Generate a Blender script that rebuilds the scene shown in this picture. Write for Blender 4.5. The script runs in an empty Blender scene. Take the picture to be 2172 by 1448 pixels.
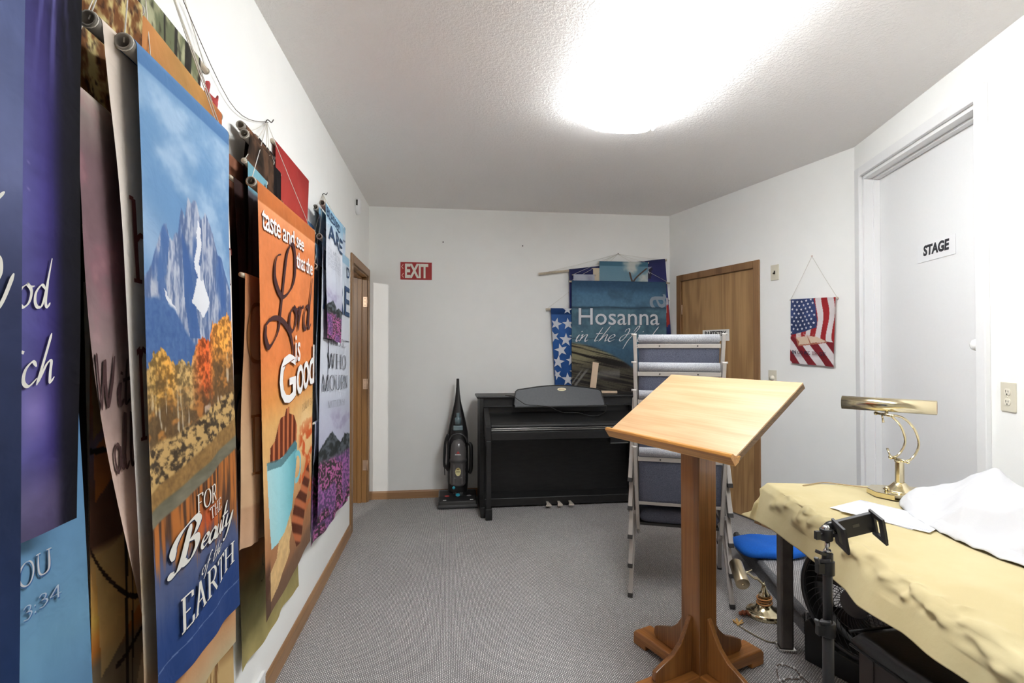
import bpy, bmesh, math, random
import numpy as np
from mathutils import Vector, Matrix

# ---------------------------------------------------------------- camera, world, exposure
scene = bpy.context.scene
COL = scene.collection
cam_d = bpy.data.cameras.new('camera'); cam = bpy.data.objects.new('camera', cam_d); COL.objects.link(cam)
cam_d.sensor_width = 36.0; cam_d.lens = 36.0*1090/2172; cam_d.clip_start = 0.02
cam.location = (0, 0, 1.373)
cam.rotation_euler = (math.radians(90+0.683), 0, math.radians(-7.1))
scene.camera = cam
scene.view_settings.view_transform = 'Standard'
scene.view_settings.look = 'None'
scene.view_settings.gamma = 1.0
scene.view_settings.use_curve_mapping = False
scene.view_settings.exposure = 0.20
scene.cycles.max_bounces = 16; scene.cycles.diffuse_bounces = 10; scene.cycles.glossy_bounces = 6
scene.cycles.caustics_reflective = False; scene.cycles.caustics_refractive = False
w = bpy.data.worlds.new('world'); scene.world = w; w.use_nodes = True
w.node_tree.nodes['Background'].inputs[0].default_value = (0.9, 0.95, 1, 1)
w.node_tree.nodes['Background'].inputs[1].default_value = 0.3
LENS_EMISSION = 15.5
SCONCE_WATTS = 160.0         # bulb in the next room, watts

CEIL = 2.66
XL = -0.715               # left wall face
YB = 4.79                 # back wall face
rnd = random.Random(7)

# ---------------------------------------------------------------- materials
def lin(c):
    return tuple((x/255/12.92) if x/255 <= 0.04045 else ((x/255+0.055)/1.055)**2.4 for x in c)
_mats = {}
def mat(name, rgb, rough=0.6, metal=0.0, noise=0.0, nscale=60.0, bump=0.0, bscale=300.0, coat=0.0, emit=0.0, stretch=(1,1,1), rgb2=None, alpha=1.0, trans=0.0, spec=0.5):
    if name in _mats: return _mats[name]
    m = bpy.data.materials.new(name); m.use_nodes = True
    nt = m.node_tree; b = nt.nodes['Principled BSDF']; L = nt.links
    c = lin(rgb)+(1,)
    b.inputs['Base Color'].default_value = c
    b.inputs['Roughness'].default_value = rough
    b.inputs['Metallic'].default_value = metal
    b.inputs['Coat Weight'].default_value = coat
    b.inputs['Specular IOR Level'].default_value = spec
    if trans: b.inputs['Transmission Weight'].default_value = trans
    if alpha < 1: b.inputs['Alpha'].default_value = alpha
    if emit:
        b.inputs['Emission Color'].default_value = c; b.inputs['Emission Strength'].default_value = emit
    tc = nt.nodes.new('ShaderNodeTexCoord')
    mp = nt.nodes.new('ShaderNodeMapping'); mp.inputs['Scale'].default_value = stretch
    L.new(tc.outputs['Object'], mp.inputs['Vector'])
    if noise or rgb2:
        n = nt.nodes.new('ShaderNodeTexNoise'); n.inputs['Scale'].default_value = nscale; n.inputs['Detail'].default_value = 6
        L.new(mp.outputs[0], n.inputs['Vector'])
        r = nt.nodes.new('ShaderNodeValToRGB')
        d = lin(rgb2) if rgb2 else tuple(x*(1-noise) for x in c[:3])
        r.color_ramp.elements[0].position = 0.35; r.color_ramp.elements[0].color = d+(1,)
        r.color_ramp.elements[1].position = 0.65; r.color_ramp.elements[1].color = c
        L.new(n.outputs[0], r.inputs[0]); L.new(r.outputs[0], b.inputs['Base Color'])
    if bump:
        n2 = nt.nodes.new('ShaderNodeTexNoise'); n2.inputs['Scale'].default_value = bscale; n2.inputs['Detail'].default_value = 4
        L.new(tc.outputs['Object'], n2.inputs['Vector'])
        bp = nt.nodes.new('ShaderNodeBump'); bp.inputs['Strength'].default_value = bump; bp.inputs['Distance'].default_value = 0.004
        L.new(n2.outputs[0], bp.inputs['Height']); L.new(bp.outputs[0], b.inputs['Normal'])
    _mats[name] = m
    return m

def wood(name, ca, cb, axis='Z', scale=9.0, rough=0.45, dist=6.0, coat=0.0, fine=0.35):
    """ring figure stretched along one axis plus fine pores"""
    if name in _mats: return _mats[name]
    m = bpy.data.materials.new(name); m.use_nodes = True
    nt = m.node_tree; b = nt.nodes['Principled BSDF']; L = nt.links
    b.inputs['Roughness'].default_value = rough; b.inputs['Coat Weight'].default_value = coat
    tc = nt.nodes.new('ShaderNodeTexCoord'); mp = nt.nodes.new('ShaderNodeMapping')
    s = {'X': (0.12, 1, 1), 'Y': (1, 0.12, 1), 'Z': (1, 1, 0.12)}[axis]
    mp.inputs['Scale'].default_value = s
    L.new(tc.outputs['Object'], mp.inputs['Vector'])
    n0 = nt.nodes.new('ShaderNodeTexNoise'); n0.inputs['Scale'].default_value = scale*0.5; n0.inputs['Detail'].default_value = 3
    n0.inputs['Distortion'].default_value = 0.4
    L.new(mp.outputs[0], n0.inputs['Vector'])
    ml = nt.nodes.new('ShaderNodeMath'); ml.operation = 'MULTIPLY'; ml.inputs[1].default_value = dist*5
    L.new(n0.outputs[0], ml.inputs[0])
    sn = nt.nodes.new('ShaderNodeMath'); sn.operation = 'SINE'; L.new(ml.outputs[0], sn.inputs[0])
    n1 = nt.nodes.new('ShaderNodeTexNoise'); n1.inputs['Scale'].default_value = scale*22; n1.inputs['Detail'].default_value = 5
    mp2 = nt.nodes.new('ShaderNodeMapping'); mp2.inputs['Scale'].default_value = tuple(x*x if x < 1 else 1 for x in s)
    L.new(tc.outputs['Object'], mp2.inputs['Vector']); L.new(mp2.outputs[0], n1.inputs['Vector'])
    a = nt.nodes.new('ShaderNodeMath'); a.operation = 'MULTIPLY_ADD'; a.inputs[1].default_value = 0.22; 
    L.new(sn.outputs[0], a.inputs[0]); L.new(n1.outputs[0], a.inputs[2])
    r = nt.nodes.new('ShaderNodeValToRGB')
    r.color_ramp.elements[0].position = 0.5-fine; r.color_ramp.elements[0].color = lin(cb)+(1,)
    r.color_ramp.elements[1].position = 0.5+fine*0.7; r.color_ramp.elements[1].color = lin(ca)+(1,)
    L.new(a.outputs[0], r.inputs[0]); L.new(r.outputs[0], b.inputs['Base Color'])
    bp = nt.nodes.new('ShaderNodeBump'); bp.inputs['Strength'].default_value = 0.12; bp.inputs['Distance'].default_value = 0.002
    L.new(a.outputs[0], bp.inputs['Height']); L.new(bp.outputs[0], b.inputs['Normal'])
    _mats[name] = m
    return m

def carpet(name='carpet', ca=(252,250,247), cb=(120,117,117), pitch=0.0105, rot=math.pi/2):
    if name in _mats: return _mats[name]
    m = bpy.data.materials.new(name); m.use_nodes = True
    nt = m.node_tree; b = nt.nodes['Principled BSDF']; L = nt.links
    b.inputs['Roughness'].default_value = 0.95; b.inputs['Specular IOR Level'].default_value = 0.1
    tc = nt.nodes.new('ShaderNodeTexCoord'); mp = nt.nodes.new('ShaderNodeMapping')
    mp.inputs['Rotation'].default_value = (0, 0, rot)
    nz = nt.nodes.new('ShaderNodeTexNoise'); nz.inputs['Scale'].default_value = 45; 
    L.new(tc.outputs['Object'], nz.inputs['Vector'])
    vm = nt.nodes.new('ShaderNodeVectorMath'); vm.operation = 'MULTIPLY_ADD'; vm.inputs[1].default_value = (0.006, 0.006, 0)
    L.new(nz.outputs['Color'], vm.inputs[0]); L.new(tc.outputs['Object'], vm.inputs[2])
    L.new(vm.outputs[0], mp.inputs['Vector'])
    br = nt.nodes.new('ShaderNodeTexBrick'); br.inputs['Scale'].default_value = 1.0
    br.inputs['Brick Width'].default_value = pitch*1.1; br.inputs['Row Height'].default_value = pitch*0.72
    br.inputs['Mortar Size'].default_value = pitch*0.30; br.inputs['Mortar Smooth'].default_value = 0.6
    br.inputs['Color1'].default_value = lin(ca)+(1,); br.inputs['Color2'].default_value = lin(tuple(x*0.84 for x in ca))+(1,)
    br.inputs['Mortar'].default_value = lin(cb)+(1,)
    L.new(mp.outputs[0], br.inputs['Vector'])
    n3 = nt.nodes.new('ShaderNodeTexNoise'); n3.inputs['Scale'].default_value = 2.5; n3.inputs['Detail'].default_value = 3
    L.new(tc.outputs['Object'], n3.inputs['Vector'])
    mr = nt.nodes.new('ShaderNodeMapRange'); mr.inputs[3].default_value = 0.88; mr.inputs[4].default_value = 1.08
    L.new(n3.outputs[0], mr.inputs[0])
    mx = nt.nodes.new('ShaderNodeMix'); mx.data_type = 'RGBA'; mx.blend_type = 'MULTIPLY'; mx.inputs[0].default_value = 1
    L.new(br.outputs['Color'], mx.inputs[6]); L.new(mr.outputs[0], mx.inputs[7]); L.new(mx.outputs[2], b.inputs['Base Color'])
    bp = nt.nodes.new('ShaderNodeBump'); bp.inputs['Strength'].default_value = 0.6; bp.inputs['Distance'].default_value = 0.003; bp.invert = True
    L.new(br.outputs['Fac'], bp.inputs['Height']); L.new(bp.outputs[0], b.inputs['Normal'])
    _mats[name] = m
    return m

def print_mat(name='printed_cloth', rough=0.8, weave=True):
    if name in _mats: return _mats[name]
    m = bpy.data.materials.new(name); m.use_nodes = True
    nt = m.node_tree; b = nt.nodes['Principled BSDF']; L = nt.links
    at = nt.nodes.new('ShaderNodeAttribute'); at.attribute_name = 'Col'
    L.new(at.outputs['Color'], b.inputs['Base Color'])
    b.inputs['Roughness'].default_value = rough; b.inputs['Specular IOR Level'].default_value = 0.12
    tc = nt.nodes.new('ShaderNodeTexCoord')
    n2 = nt.nodes.new('ShaderNodeTexNoise'); n2.inputs['Scale'].default_value = 14; n2.inputs['Detail'].default_value = 3; n2.inputs['Distortion'].default_value = 0.6
    L.new(tc.outputs['Object'], n2.inputs['Vector'])
    bp = nt.nodes.new('ShaderNodeBump'); bp.inputs['Strength'].default_value = 0.35; bp.inputs['Distance'].default_value = 0.012
    L.new(n2.outputs[0], bp.inputs['Height']); L.new(bp.outputs[0], b.inputs['Normal'])
    _mats[name] = m
    return m

# ---------------------------------------------------------------- scene tree
def thing(name, label, cat, loc=(0,0,0), rz=0, group=None):
    o = bpy.data.objects.new(name, None); COL.objects.link(o)
    o.location = loc; o.rotation_euler = (0, 0, rz); o.empty_display_size = 0.05
    o['label'] = label; o['category'] = cat
    if group: o['group'] = group
    return o
def tag(o, label, cat, group=None, kind=None):
    o['label'] = label; o['category'] = cat
    if group: o['group'] = group
    if kind: o['kind'] = kind
    return o
def copy_tree(o, parent=None):
    c = o.copy(); COL.objects.link(c); c.parent = parent
    for ch in [x for x in bpy.data.objects if x.parent == o]: copy_tree(ch, c)
    return c

class MB:
    def __init__(s): s.v = []; s.f = []; s.smooth = []; s.T = Matrix.Identity(4)
    def add(s, vs, fs, smooth=False):
        n = len(s.v); T = s.T
        s.v += [tuple(T @ Vector(p)) for p in vs]
        s.f += [tuple(i+n for i in f) for f in fs]; s.smooth += [smooth]*len(fs); return s
    def box(s, a, b):
        x0, y0, z0 = a; x1, y1, z1 = b
        if x0 > x1: x0, x1 = x1, x0
        if y0 > y1: y0, y1 = y1, y0
        if z0 > z1: z0, z1 = z1, z0
        vs = [(x0,y0,z0),(x1,y0,z0),(x1,y1,z0),(x0,y1,z0),(x0,y0,z1),(x1,y0,z1),(x1,y1,z1),(x0,y1,z1)]
        return s.add(vs, [(0,3,2,1),(4,5,6,7),(0,1,5,4),(1,2,6,5),(2,3,7,6),(3,0,4,7)])
    def bar(s, p, q, w, d, up=(0,0,1), w2=None, d2=None):
        """rectangular bar from p to q, w across, d along up"""
        p = Vector(p); q = Vector(q); t = (q-p).normalized(); u = Vector(up)
        side = t.cross(u)
        if side.length < 1e-4: side = t.cross(Vector((1,0,0)))
        side.normalize(); u = side.cross(t).normalized()
        w2 = w if w2 is None else w2; d2 = d if d2 is None else d2
        vs = []
        for c, ww, dd in ((p, w, d), (q, w2, d2)):
            for a, b in ((-1,-1),(1,-1),(1,1),(-1,1)): vs.append(c + side*a*ww/2 + u*b*dd/2)
        return s.add(vs, [(0,1,2,3),(7,6,5,4),(0,4,5,1),(1,5,6,2),(2,6,7,3),(3,7,4,0)])
    def tube(s, pts, r, n=10, cap=True, closed=False):
        pts = [Vector(p) for p in pts]; m = len(pts)
        rs = r if isinstance(r, (list, tuple)) else [r]*m
        vs = []; fs = []; prev = None
        for i, p in enumerate(pts):
            if closed: t = (pts[(i+1) % m]-pts[i-1])
            else: t = (pts[min(i+1, m-1)]-pts[max(i-1, 0)])
            if t.length < 1e-9: t = Vector((0,0,1))
            t.normalize()
            if prev is None:
                a = Vector((0,0,1)) if abs(t.z) < 0.9 else Vector((1,0,0))
                x = t.cross(a).normalized()
            else:
                x = prev - t*prev.dot(t)
                x = x.normalized() if x.length > 1e-6 else t.orthogonal().normalized()
            prev = x; y = t.cross(x)
            for k in range(n):
                an = 2*math.pi*k/n
                vs.append(p + (x*math.cos(an)+y*math.sin(an))*rs[i])
        R = m if closed else m-1
        for i in range(R):
            j = (i+1) % m
            for k in range(n):
                l = (k+1) % n
                fs.append((i*n+k, i*n+l, j*n+l, j*n+k))
        if cap and not closed:
            fs.append(tuple(range(n-1, -1, -1))); fs.append(tuple((m-1)*n+k for k in range(n)))
        return s.add(vs, fs, True)
    def cyl(s, p, q, r, r2=None, n=20): return s.tube([p, q], [r, r if r2 is None else r2], n)
    def pipe(s, p, q, r, ri, n=18):
        """open tube with a wall"""
        p = Vector(p); q = Vector(q); t = (q-p).normalized(); x = t.orthogonal().normalized(); y = t.cross(x)
        vs = []; 
        for c, rr in ((p, r), (q, r), (q, ri), (p, ri)):
            for k in range(n):
                a = 2*math.pi*k/n; vs.append(c+(x*math.cos(a)+y*math.sin(a))*rr)
        fs = []
        for i in range(4):
            j = (i+1) % 4
            for k in range(n): fs.append((i*n+k, j*n+k, j*n+(k+1) % n, i*n+(k+1) % n))
        return s.add(vs, fs, True)
    def lathe(s, prof, c=(0,0,0), n=32, axis='Z'):
        vs = []; fs = []; m = len(prof)
        for r, z in prof:
            for k in range(n):
                a = 2*math.pi*k/n
                p = (r*math.cos(a), r*math.sin(a), z)
                if axis == 'X': p = (p[2], p[0], p[1])
                if axis == 'Y': p = (p[0], p[2], p[1])
                vs.append((p[0]+c[0], p[1]+c[1], p[2]+c[2]))
        for i in range(m-1):
            for k in range(n): fs.append((i*n+k, i*n+(k+1) % n, (i+1)*n+(k+1) % n, (i+1)*n+k))
        fs.append(tuple(range(n-1, -1, -1))); fs.append(tuple((m-1)*n+k for k in range(n)))
        return s.add(vs, fs, True)
    def prism(s, poly, o, ux, uy, un, h):
        """polygon in plane (ux,uy) at o, extruded h along un"""
        o = Vector(o); ux = Vector(ux); uy = Vector(uy); un = Vector(un)
        n = len(poly)
        vs = [o+ux*a+uy*b for a, b in poly]+[o+ux*a+uy*b+un*h for a, b in poly]
        fs = [tuple(range(n-1, -1, -1)), tuple(range(n, 2*n))]+[(i, (i+1) % n, n+(i+1) % n, n+i) for i in range(n)]
        return s.add(vs, fs)
    def ball(s, c, r, sc=(1,1,1), n=16, m=10):
        vs = []; fs = []
        for i in range(m+1):
            th = math.pi*i/m
            for k in range(n):
                a = 2*math.pi*k/n
                vs.append((c[0]+r*sc[0]*math.sin(th)*math.cos(a), c[1]+r*sc[1]*math.sin(th)*math.sin(a), c[2]+r*sc[2]*math.cos(th)))
        for i in range(m):
            for k in range(n): fs.append((i*n+k, (i+1)*n+k, (i+1)*n+(k+1) % n, i*n+(k+1) % n))
        return s.add(vs, fs, True)
    def grid(s, fn, nu, nv, smooth=True):
        vs = [fn(i/nu, j/nv) for j in range(nv+1) for i in range(nu+1)]
        fs = [(j*(nu+1)+i, j*(nu+1)+i+1, (j+1)*(nu+1)+i+1, (j+1)*(nu+1)+i) for j in range(nv) for i in range(nu)]
        return s.add(vs, fs, smooth)
    def build(s, name, m, parent=None, bevel=0.0, seg=2, solid=0.0, sub=0, kind=None):
        me = bpy.data.meshes.new(name); me.from_pydata([tuple(v) for v in s.v], [], s.f)
        me.polygons.foreach_set('use_smooth', s.smooth)
        bm = bmesh.new(); bm.from_mesh(me); bmesh.ops.remove_doubles(bm, verts=bm.verts, dist=1e-6)
        bmesh.ops.recalc_face_normals(bm, faces=bm.faces); bm.to_mesh(me); bm.free(); me.update()
        o = bpy.data.objects.new(name, me); COL.objects.link(o)
        if m: me.materials.append(m)
        if parent: o.parent = parent
        if solid:
            md = o.modifiers.new('solid', 'SOLIDIFY'); md.thickness = solid; md.offset = 0
        if bevel:
            md = o.modifiers.new('bevel', 'BEVEL'); md.width = bevel; md.segments = seg; md.limit_method = 'ANGLE'; md.angle_limit = math.radians(35)
            md.harden_normals = False
        if sub:
            md = o.modifiers.new('sub', 'SUBSURF'); md.levels = sub; md.render_levels = sub
        if kind: o['kind'] = kind
        return o
def struct(o, **k):
    o['kind'] = 'structure'; return o
def arc(c, r, a0, a1, n, ax=(1,0,0), ay=(0,0,1)):
    c = Vector(c); ax = Vector(ax); ay = Vector(ay)
    return [c+ax*(r*math.cos(a0+(a1-a0)*i/n))+ay*(r*math.sin(a0+(a1-a0)*i/n)) for i in range(n+1)]
def spline(pts, n=8):
    P = [Vector(p) if len(p) == 3 else Vector((p[0], p[1], 0)) for p in pts]
    out = []
    for i in range(len(P)-1):
        a = P[max(i-1, 0)]; b = P[i]; c = P[i+1]; d = P[min(i+2, len(P)-1)]
        for k in range(n):
            t = k/n
            out.append(0.5*((2*b)+(c-a)*t+(2*a-5*b+4*c-d)*t*t+(3*b-a-3*c+d)*t*t*t))
    out.append(P[-1])
    return out
# ---------------------------------------------------------------- lettering: everything is returned as (verts2d, faces) in a unit box
_fc = {}
def font_text(s, shear=0.0, bold=0.0, spacing=1.0):
    key = (s, shear, bold, spacing)
    if key in _fc: return _fc[key]
    cu = bpy.data.curves.new('lettering', 'FONT'); cu.body = s; cu.size = 1.0; cu.shear = shear; cu.offset = bold
    cu.space_character = spacing; cu.resolution_u = 3
    o = bpy.data.objects.new('lettering', cu); COL.objects.link(o)
    dg = bpy.context.evaluated_depsgraph_get()
    me = bpy.data.meshes.new_from_object(o.evaluated_get(dg))
    vs = [(v.co.x, v.co.y) for v in me.vertices]; fs = [tuple(p.vertices) for p in me.polygons]
    bpy.data.objects.remove(o); bpy.data.curves.remove(cu); bpy.data.meshes.remove(me)
    r = norm(vs, fs); _fc[key] = r
    return r
def norm(vs, fs):
    x0 = min(v[0] for v in vs); x1 = max(v[0] for v in vs); y0 = min(v[1] for v in vs); y1 = max(v[1] for v in vs)
    return ([((x-x0)/(x1-x0), (y-y0)/(y1-y0)) for x, y in vs], fs)
def pen(strokes, lo, hi, ang=0.0, sm=True, aspect=1.0, n=8):
    """ribbons whose width follows a broad nib held at angle ang; aspect = x size / y size of the final box"""
    vs = []; fs = []
    for st in strokes:
        P = spline(st, n) if (sm and len(st) > 2) else [Vector((a[0], a[1], 0)) for a in st]
        base = len(vs)
        for i, p in enumerate(P):
            t = P[min(i+1, len(P)-1)]-P[max(i-1, 0)]
            tx, ty = t.x*aspect, t.y
            l = math.hypot(tx, ty) or 1; tx /= l; ty /= l
            wd = lo+(hi-lo)*abs(math.sin(math.atan2(ty, tx)-ang))
            e = min(i, len(P)-1-i)/max(1, len(P)-1)
            if sm and len(st) > 2: wd *= min(1.0, 0.35+e*6)
            nx, ny = -ty*wd/2/aspect, tx*wd/2
            vs += [(p.x+nx, p.y+ny), (p.x-nx, p.y-ny)]
        for i in range(len(P)-1): fs.append((base+2*i, base+2*i+1, base+2*i+3, base+2*i+2))
    return vs, fs
def circ(cx, cy, rx, ry, a0=0, a1=360, n=12):
    return [(cx+rx*math.cos(math.radians(a0+(a1-a0)*i/n)), cy+ry*math.sin(math.radians(a0+(a1-a0)*i/n))) for i in range(n+1)]
def sf(x, y, w=.14): return [(x-w, y), (x+w, y)]
# serif capitals and figures: (advance, strokes, straight strokes)
SER = {
 'F': (.62, [], [[(.15,0),(.15,1)],[(.15,1),(.58,1)],[(.58,1),(.58,.82)],[(.15,.52),(.45,.52)], sf(.15,0), [(.02,1),(.15,1)]]),
 'E': (.66, [], [[(.15,0),(.15,1)],[(.02,1),(.58,1)],[(.58,1),(.58,.82)],[(.15,.52),(.45,.52)],[(.02,0),(.6,0)],[(.6,0),(.6,.2)]]),
 'O': (.86, [circ(.43,.5,.36,.51,90,450,20)], []),
 'R': (.72, [[(.15,1),(.45,1),(.58,.76),(.45,.51),(.15,.5)]], [[(.15,0),(.15,1)],[(.35,.5),(.68,0)], sf(.15,0), [(.02,1),(.2,1)]]),
 'P': (.64, [[(.15,1),(.45,1),(.58,.74),(.45,.47),(.15,.47)]], [[(.15,0),(.15,1)], sf(.15,0), [(.02,1),(.2,1)]]),
 'D': (.78, [[(.15,1),(.45,.99),(.68,.75),(.7,.5),(.68,.25),(.45,.01),(.15,0)]], [[(.15,0),(.15,1)], [(.02,0),(.2,0)], [(.02,1),(.2,1)]]),
 'C': (.74, [circ(.42,.5,.36,.51,48,312,16)], [[(.66,.95),(.66,.72)]]),
 'S': (.56, [[(.48,.8),(.38,1),(.2,1),(.08,.8),(.18,.6),(.42,.42),(.5,.2),(.36,0),(.18,0),(.06,.2)]], []),
 'T': (.66, [], [[(.33,0),(.33,1)],[(.03,1),(.63,1)],[(.03,1),(.03,.84)],[(.63,1),(.63,.84)], sf(.33,0)]),
 'H': (.84, [], [[(.16,0),(.16,1)],[(.68,0),(.68,1)],[(.16,.52),(.68,.52)], sf(.16,0), sf(.16,1), sf(.68,0), sf(.68,1)]),
 'I': (.34, [], [[(.17,0),(.17,1)], sf(.17,0), sf(.17,1)]),
 'A': (.76, [], [[(.36,1),(.66,0)],[(.36,1),(.1,0)],[(.19,.36),(.55,.36)], sf(.1,0,.1), sf(.66,0,.12)]),
 'W': (1.06, [], [[(.1,1),(.3,0)],[(.3,0),(.52,1)],[(.52,1),(.74,0)],[(.74,0),(.94,1)], sf(.1,1,.12), sf(.52,1,.1), sf(.94,1,.1)]),
 'V': (.72, [], [[(.08,1),(.36,0)],[(.36,0),(.64,1)], sf(.08,1,.1), sf(.64,1,.08)]),
 'M': (.98, [], [[(.14,0),(.16,1)],[(.16,1),(.48,0)],[(.48,0),(.82,1)],[(.82,1),(.84,0)], sf(.14,0,.1), sf(.84,0,.12), [(.04,1),(.16,1)], [(.82,1),(.94,1)]]),
 'U': (.78, [[(.15,1),(.15,.3),(.25,.04),(.42,-.02),(.58,.06),(.64,.3),(.64,1)]], [sf(.15,1,.12), sf(.64,1,.1)]),
 'N': (.82, [], [[(.14,0),(.14,1)],[(.14,1),(.68,0)],[(.68,0),(.68,1)], sf(.14,0,.1), [(.02,1),(.14,1)], sf(.68,1,.1)]),
 'L': (.6, [], [[(.15,0),(.15,1)],[(.02,0),(.55,0)],[(.55,0),(.55,.22)], sf(.15,1)]),
 'B': (.7, [[(.15,1),(.42,.98),(.52,.76),(.42,.54),(.15,.53)],[(.15,.53),(.46,.5),(.6,.27),(.46,.02),(.15,0)]], [[(.15,0),(.15,1)]]),
 'Y': (.7, [], [[(.35,0),(.35,.45)],[(.35,.45),(.08,1)],[(.35,.45),(.62,1)], sf(.35,0), sf(.08,1,.1), sf(.62,1,.1)]),
 '1': (.4, [], [[(.22,0),(.22,1)],[(.22,1),(.08,.85)], sf(.22,0)]),
 '3': (.54, [[(.08,.85),(.25,1),(.44,.85),(.4,.6),(.2,.54)],[(.2,.54),(.44,.45),(.5,.22),(.3,0),(.06,.1)]], []),
 '4': (.58, [], [[(.4,0),(.4,1)],[(.4,1),(.04,.3)],[(.04,.3),(.54,.3)]]),
 '5': (.54, [[(.12,.58),(.34,.6),(.48,.35),(.34,.02),(.06,.08)]], [[(.14,1),(.12,.58)],[(.14,1),(.46,1)]]),
 '8': (.56, [circ(.28,.76,.18,.24,0,360), circ(.28,.27,.22,.28,0,360)], []),
 ':': (.24, [], [[(.12,.12),(.12,.0)],[(.12,.62),(.12,.5)]]),
 ' ': (.35, [], []),
}
def serif_text(s, lo=.05, hi=.13, aspect=1.0, shear=0.0, gap=.06):
    vs = []; fs = []; x = 0
    for ch in s:
        adv, cur, stt = SER[ch]
        for sm, ss in ((True, cur), (False, stt)):
            if ss:
                v, f = pen(ss, lo, hi, 0.0, sm)
                n = len(vs); vs += [(a+x+shear*b, b) for a, b in v]; fs += [tuple(i+n for i in q) for q in f]
        x += adv+gap
    return norm(vs, fs)
# cursive lower case, x height .45
CUR = {
 'a': (.42, [[(.36,.36),(.24,.46),(.08,.34),(.05,.12),(.16,0),(.3,.14),(.38,.42)],[(.38,.42),(.35,.12),(.42,.02),(.5,.12)]]),
 'c': (.34, [[(.32,.36),(.22,.46),(.08,.32),(.06,.1),(.18,0),(.36,.14)]]),
 'd': (.46, [[(.34,.36),(.22,.45),(.07,.3),(.06,.1),(.16,0),(.3,.14),(.48,1.02)],[(.4,.6),(.36,.12),(.42,.01),(.5,.1)]]),
 'e': (.36, [[(.05,.2),(.22,.24),(.32,.36),(.22,.46),(.08,.32),(.06,.1),(.18,0),(.38,.14)]]),
 'f': (.3, [[(.4,.9),(.32,1),(.22,.8),(.12,.2),(.02,-.35),(-.08,-.38)],[(.06,.44),(.34,.46)]]),
 'g': (.42, [[(.34,.38),(.22,.45),(.07,.3),(.08,.1),(.2,.04),(.36,.42)],[(.36,.42),(.24,-.2),(.06,-.42),(-.06,-.3),(.1,-.1),(.44,.12)]]),
 'h': (.44, [[(.02,.0),(.16,.5),(.3,1.0)],[(.06,.05),(.22,.38),(.34,.44),(.34,.2),(.36,.02),(.46,.12)]]),
 'i': (.22, [[(.04,.2),(.14,.44),(.08,.12),(.14,0),(.24,.12)],[(.19,.62),(.21,.68)]]),
 'l': (.24, [[(.06,.1),(.2,.6),(.26,1.0),(.14,.5),(.08,.1),(.14,0),(.24,.1)]]),
 'n': (.46, [[(.02,.36),(.1,.44),(.06,0)],[(.07,.1),(.22,.4),(.34,.42),(.32,.15),(.38,0),(.48,.12)]]),
 'o': (.4, [[(.22,.45),(.08,.34),(.05,.12),(.16,0),(.3,.1),(.34,.32),(.22,.45),(.3,.4),(.42,.42)]]),
 'r': (.34, [[(.02,.3),(.1,.44),(.06,0)],[(.07,.12),(.2,.4),(.34,.44)]]),
 's': (.3, [[(.28,.4),(.16,.46),(.1,.34),(.24,.16),(.18,.02),(.02,.06)]]),
 't': (.3, [[(.24,.95),(.1,.2),(.12,.02),(.28,.1)],[(.02,.5),(.36,.54)]]),
 'u': (.46, [[(.1,.44),(.05,.14),(.12,0),(.28,.14),(.38,.44)],[(.38,.44),(.35,.12),(.42,0),(.5,.12)]]),
 'w': (.55, [[(.08,.44),(.04,.14),(.12,0),(.26,.2),(.3,.42),(.28,.1),(.36,0),(.5,.2),(.54,.44)]]),
 'y': (.44, [[(.1,.44),(.05,.16),(.12,.04),(.28,.16),(.38,.44)],[(.38,.44),(.26,-.1),(.1,-.4),(-.06,-.38)]]),
 'H': (.92, [[(.12,.62),(.16,.80),(.30,.84),(.34,.66),(.26,.30),(.12,.04),(.0,.08),(.02,.28),(.2,.44),(.66,.56)],[(.60,.66),(.70,.98),(.80,1.02),(.78,.8),(.60,.36),(.46,.0),(.38,-.5)]]),
 'L': (.8, [[(.3,.7),(.18,.6),(.2,.3),(.45,.3),(.6,.7),(.62,.98),(.5,.98),(.42,.7),(.3,.1),(.1,-.1),(-.02,.02),(.15,.14),(.5,-.1),(.8,-.1)]]),
 'B': (.62, [[(.3,.95),(.24,.6),(.14,.05),(.0,-.08),(-.1,.02)],[(-.04,.3),(-.06,.6),(.1,.92),(.4,1.05),(.54,.9),(.46,.66),(.28,.54)],[(.28,.54),(.5,.5),(.54,.28),(.4,.05),(.24,.02),(.22,.14)]]),
 'W': (.9, [[(.05,.85),(.14,1),(.16,.5),(.2,.02),(.4,.5),(.5,.9),(.5,.4),(.56,.02),(.75,.5),(.85,1.0)]]),
 'T': (.5, [[(.5,.98),(.3,.5),(.02,-.06)],[(-.3,.82),(-.2,.88),(.2,.82),(.9,.9)]]),
 ' ': (.3, []),
}
def cursive(s, lo=.035, hi=.09, ang=0.6, shear=0.15, gap=0.0, raw=False):
    vs = []; fs = []; x = 0
    for ch in s:
        adv, ss = CUR[ch]
        if ss:
            v, f = pen(ss, lo, hi, ang, True)
            n = len(vs); vs += [(a+x+shear*b, b) for a, b in v]; fs += [tuple(i+n for i in q) for q in f]
        x += adv+gap
    return norm(vs, fs)
def star5(cx, cy, r, rot=0, asp=1.0):
    p = []
    for i in range(10):
        a = math.radians(90+rot+36*i); q = r if i % 2 == 0 else r*0.4
        p.append((cx+q*math.cos(a)*asp, cy+q*math.sin(a)))
    vs = [(cx, cy)]+p; fs = [(0, i+1, (i+1) % 10+1) for i in range(10)]
    return vs, fs
def poly(pts): return list(pts), [tuple(range(len(pts)))]
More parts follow.
